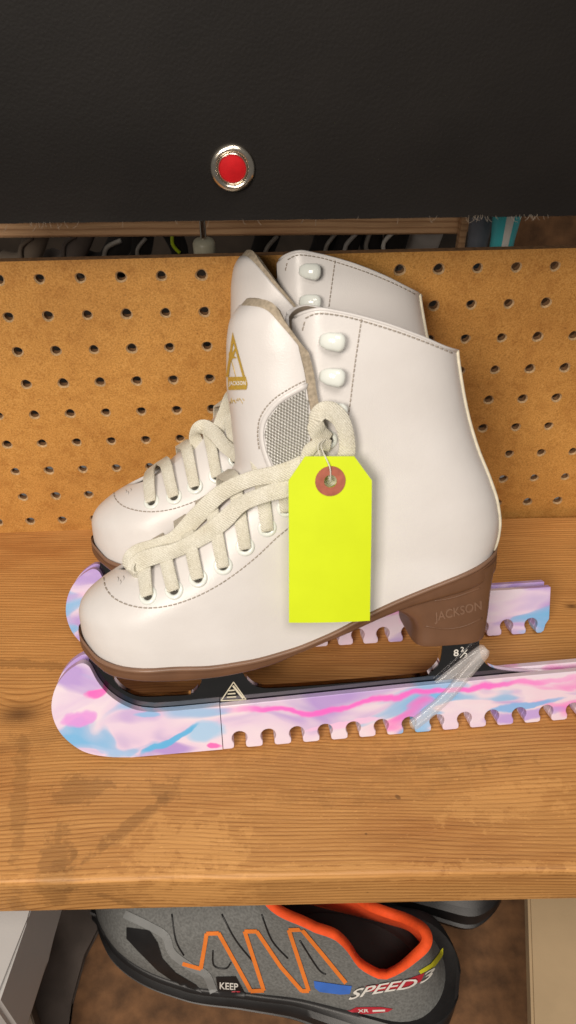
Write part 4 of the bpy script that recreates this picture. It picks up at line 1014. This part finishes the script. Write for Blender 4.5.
bm = bmesh.new()
for P in ([(125, 914), (150, 926), (166, 936), (172, 952), (190, 966), (206, 974), (214, 992)], ):
    Q = catmull([(x, y, 0) for x, y in P], 5)
    for a, b in zip(Q[:-1], Q[1:]): linepx(bm, SM, [(a.x, a.y), (b.x, b.y)], 8, .0006)
link('grey_overlay', bm, M['sh_grey2'], shu, recalc=False)
bm = bmesh.new(); decal(bm, SM, [(127, 927), (150, 930), (158, 942), (163, 958), (176, 972), (196, 984), (202, 992), (180, 985), (158, 970), (138, 950), (127, 938)], .0008, 4)
link('toe_guard', bm, M['sh_black'], shu, recalc=False)
for P in ([(172, 914), (176, 940), (184, 955)], [(222, 914), (236, 940), (254, 962)], [(262, 914), (272, 940), (288, 958)], [(213, 950), (214, 965), (226, 968), (231, 962)], [(300, 940), (318, 968), (326, 974)]):
    Q = [SS.pt(q.x, q.y, .0003)[0] for q in catmull([(x, y, 0) for x, y in P], 5)]; bm = bmesh.new(); tube(bm, Q, .0007, 5); link('seam_cord', bm, M['sh_black'], shu)
bm = bmesh.new(); decal(bm, SM, [(216, 976), (236, 975.5), (246, 994), (244, 997), (219, 996)], .0009, 3); kb = link('care_label', bm, M['sh_black'], shu, recalc=False)
bm = bmesh.new(); text_decal(bm, SM, 'KEEP', (220, 987.2), (18.5, 1.2), (0, -6.6), .0014); link('lettering', bm, M['print_white'], kb, recalc=False)
bm = bmesh.new(); linepx(bm, SM, [(220, 990.5), (240, 991.5)], 1.2, .0012); link('red_line', bm, M['redp'], kb, recalc=False)
bm = bmesh.new(); decal(bm, SM, [(314, 980), (342, 984), (352, 985), (350, 993), (340, 993.5), (320, 991), (315, 987)], .0009, 3); link('blue_flash', bm, M['blue'], shu, recalc=False)
bm = bmesh.new(); decal(bm, SM, [(366, 985), (400, 981), (424, 972), (420, 981), (400, 988), (366, 991)], .0008, 3); link('red_flash', bm, M['redp'], shu, recalc=False)
bm = bmesh.new(); decal(bm, SM, [(418, 970), (430, 963), (443, 948), (443, 955), (434, 966), (420, 973)], .0009, 3); link('yellow_flash', bm, M['yellow'], shu, recalc=False)
bm = bmesh.new(); text_decal(bm, SM, 'SPEED', (349, 996), (66, -12.5), (1.5, -9.5), .0024, bend=6, shear=.35); text_decal(bm, SM, '3', (418, 981.5), (14, -8), (0, -8), .0024, shear=.3); link('lettering', bm, M['print_white'], shu, recalc=False)
bm = bmesh.new(); decal(bm, SM, [(347, 1011), (356, 1006.5), (380, 1006), (393, 1008), (388, 1011), (370, 1013), (352, 1013)], .0008, 3); rb = link('red_badge', bm, M['redp'], sso, recalc=False)
bm = bmesh.new(); text_decal(bm, SM, 'XR', (358, 1011.2), (11, -.4), (0, -3.2), .0012); linepx(bm, SM, [(373, 1009.5), (385, 1009)], 1.8, .0012); link('lettering', bm, M['print_white'], rb, recalc=False)
# the other shoe of that pair, further in: only its heel shows
def copy_all(o, parent=None):
    c = o.copy(); COL.objects.link(c); c.parent = parent
    for ch in list(o.children): copy_all(ch, c)
    return c
s2 = copy_all(sr); s2.matrix_world = Frame((-.108, -.082, ZF), -15, 0).mw
s2['label'] = 'black soled heel of a shoe poking out from under the shelf beside the beige board'
# left things
def slab(name, quad, Z0, Z1, mat, label, cat, bev=.002):
    bm = bmesh.new(); a = [bm.verts.new((x, y, Z0)) for x, y in quad]; b = [bm.verts.new((x, y, Z1)) for x, y in quad]; n = len(quad)
    bm.faces.new(a[::-1]); bm.faces.new(b)
    for i in range(n): bm.faces.new((a[i], a[(i+1) % n], b[(i+1) % n], b[i]))
    bmesh.ops.bevel(bm, geom=bm.edges[:], offset=bev, segments=2, affect='EDGES'); return tag(link(name, bm, mat, ang=30), label, cat)
def q(z, *P): return [tuple(at_z(x, y, z)[:2]) for x, y in P]
slab('white_plastic_bin', q(-.12, (-60, 840), (52, 840), (27, 919), (-2, 1003), (-60, 1040)), -.19, -.12, M['white_pl'], 'glossy white plastic bin corner at the bottom left under the shelf', 'bin', .0025)
slab('grey_bracket', q(-.17, (20, 890), (30, 890), (37, 942), (18, 944)), -.19, -.17, M['print_grey'], 'small grey plastic lip tucked beside the white bin', 'bracket', .001)
slab('taupe_box', q(-.24, (-90, 935), (8, 940), (46, 1060), (-90, 1060)), ZF+.001, -.24, M['taupe'], 'flat taupe box beneath the white plastic bin', 'box', .001)
slab('dark_taupe_bag', q(-.292, (-90, 850), (150, 850), (103, 915), (84, 955), (70, 1000), (66, 1060), (-90, 1060)), ZF+.0005, -.292, M['taupe2'], 'dark taupe folded bag lying left of the grey running shoe', 'bag', .0015)
slab('beige_board', q(-.2, (527, 860), (640, 860), (640, 1060), (533, 1060)), -.216, -.2, M['beige'], 'beige painted upright board at the bottom right under the shelf', 'board', .002)
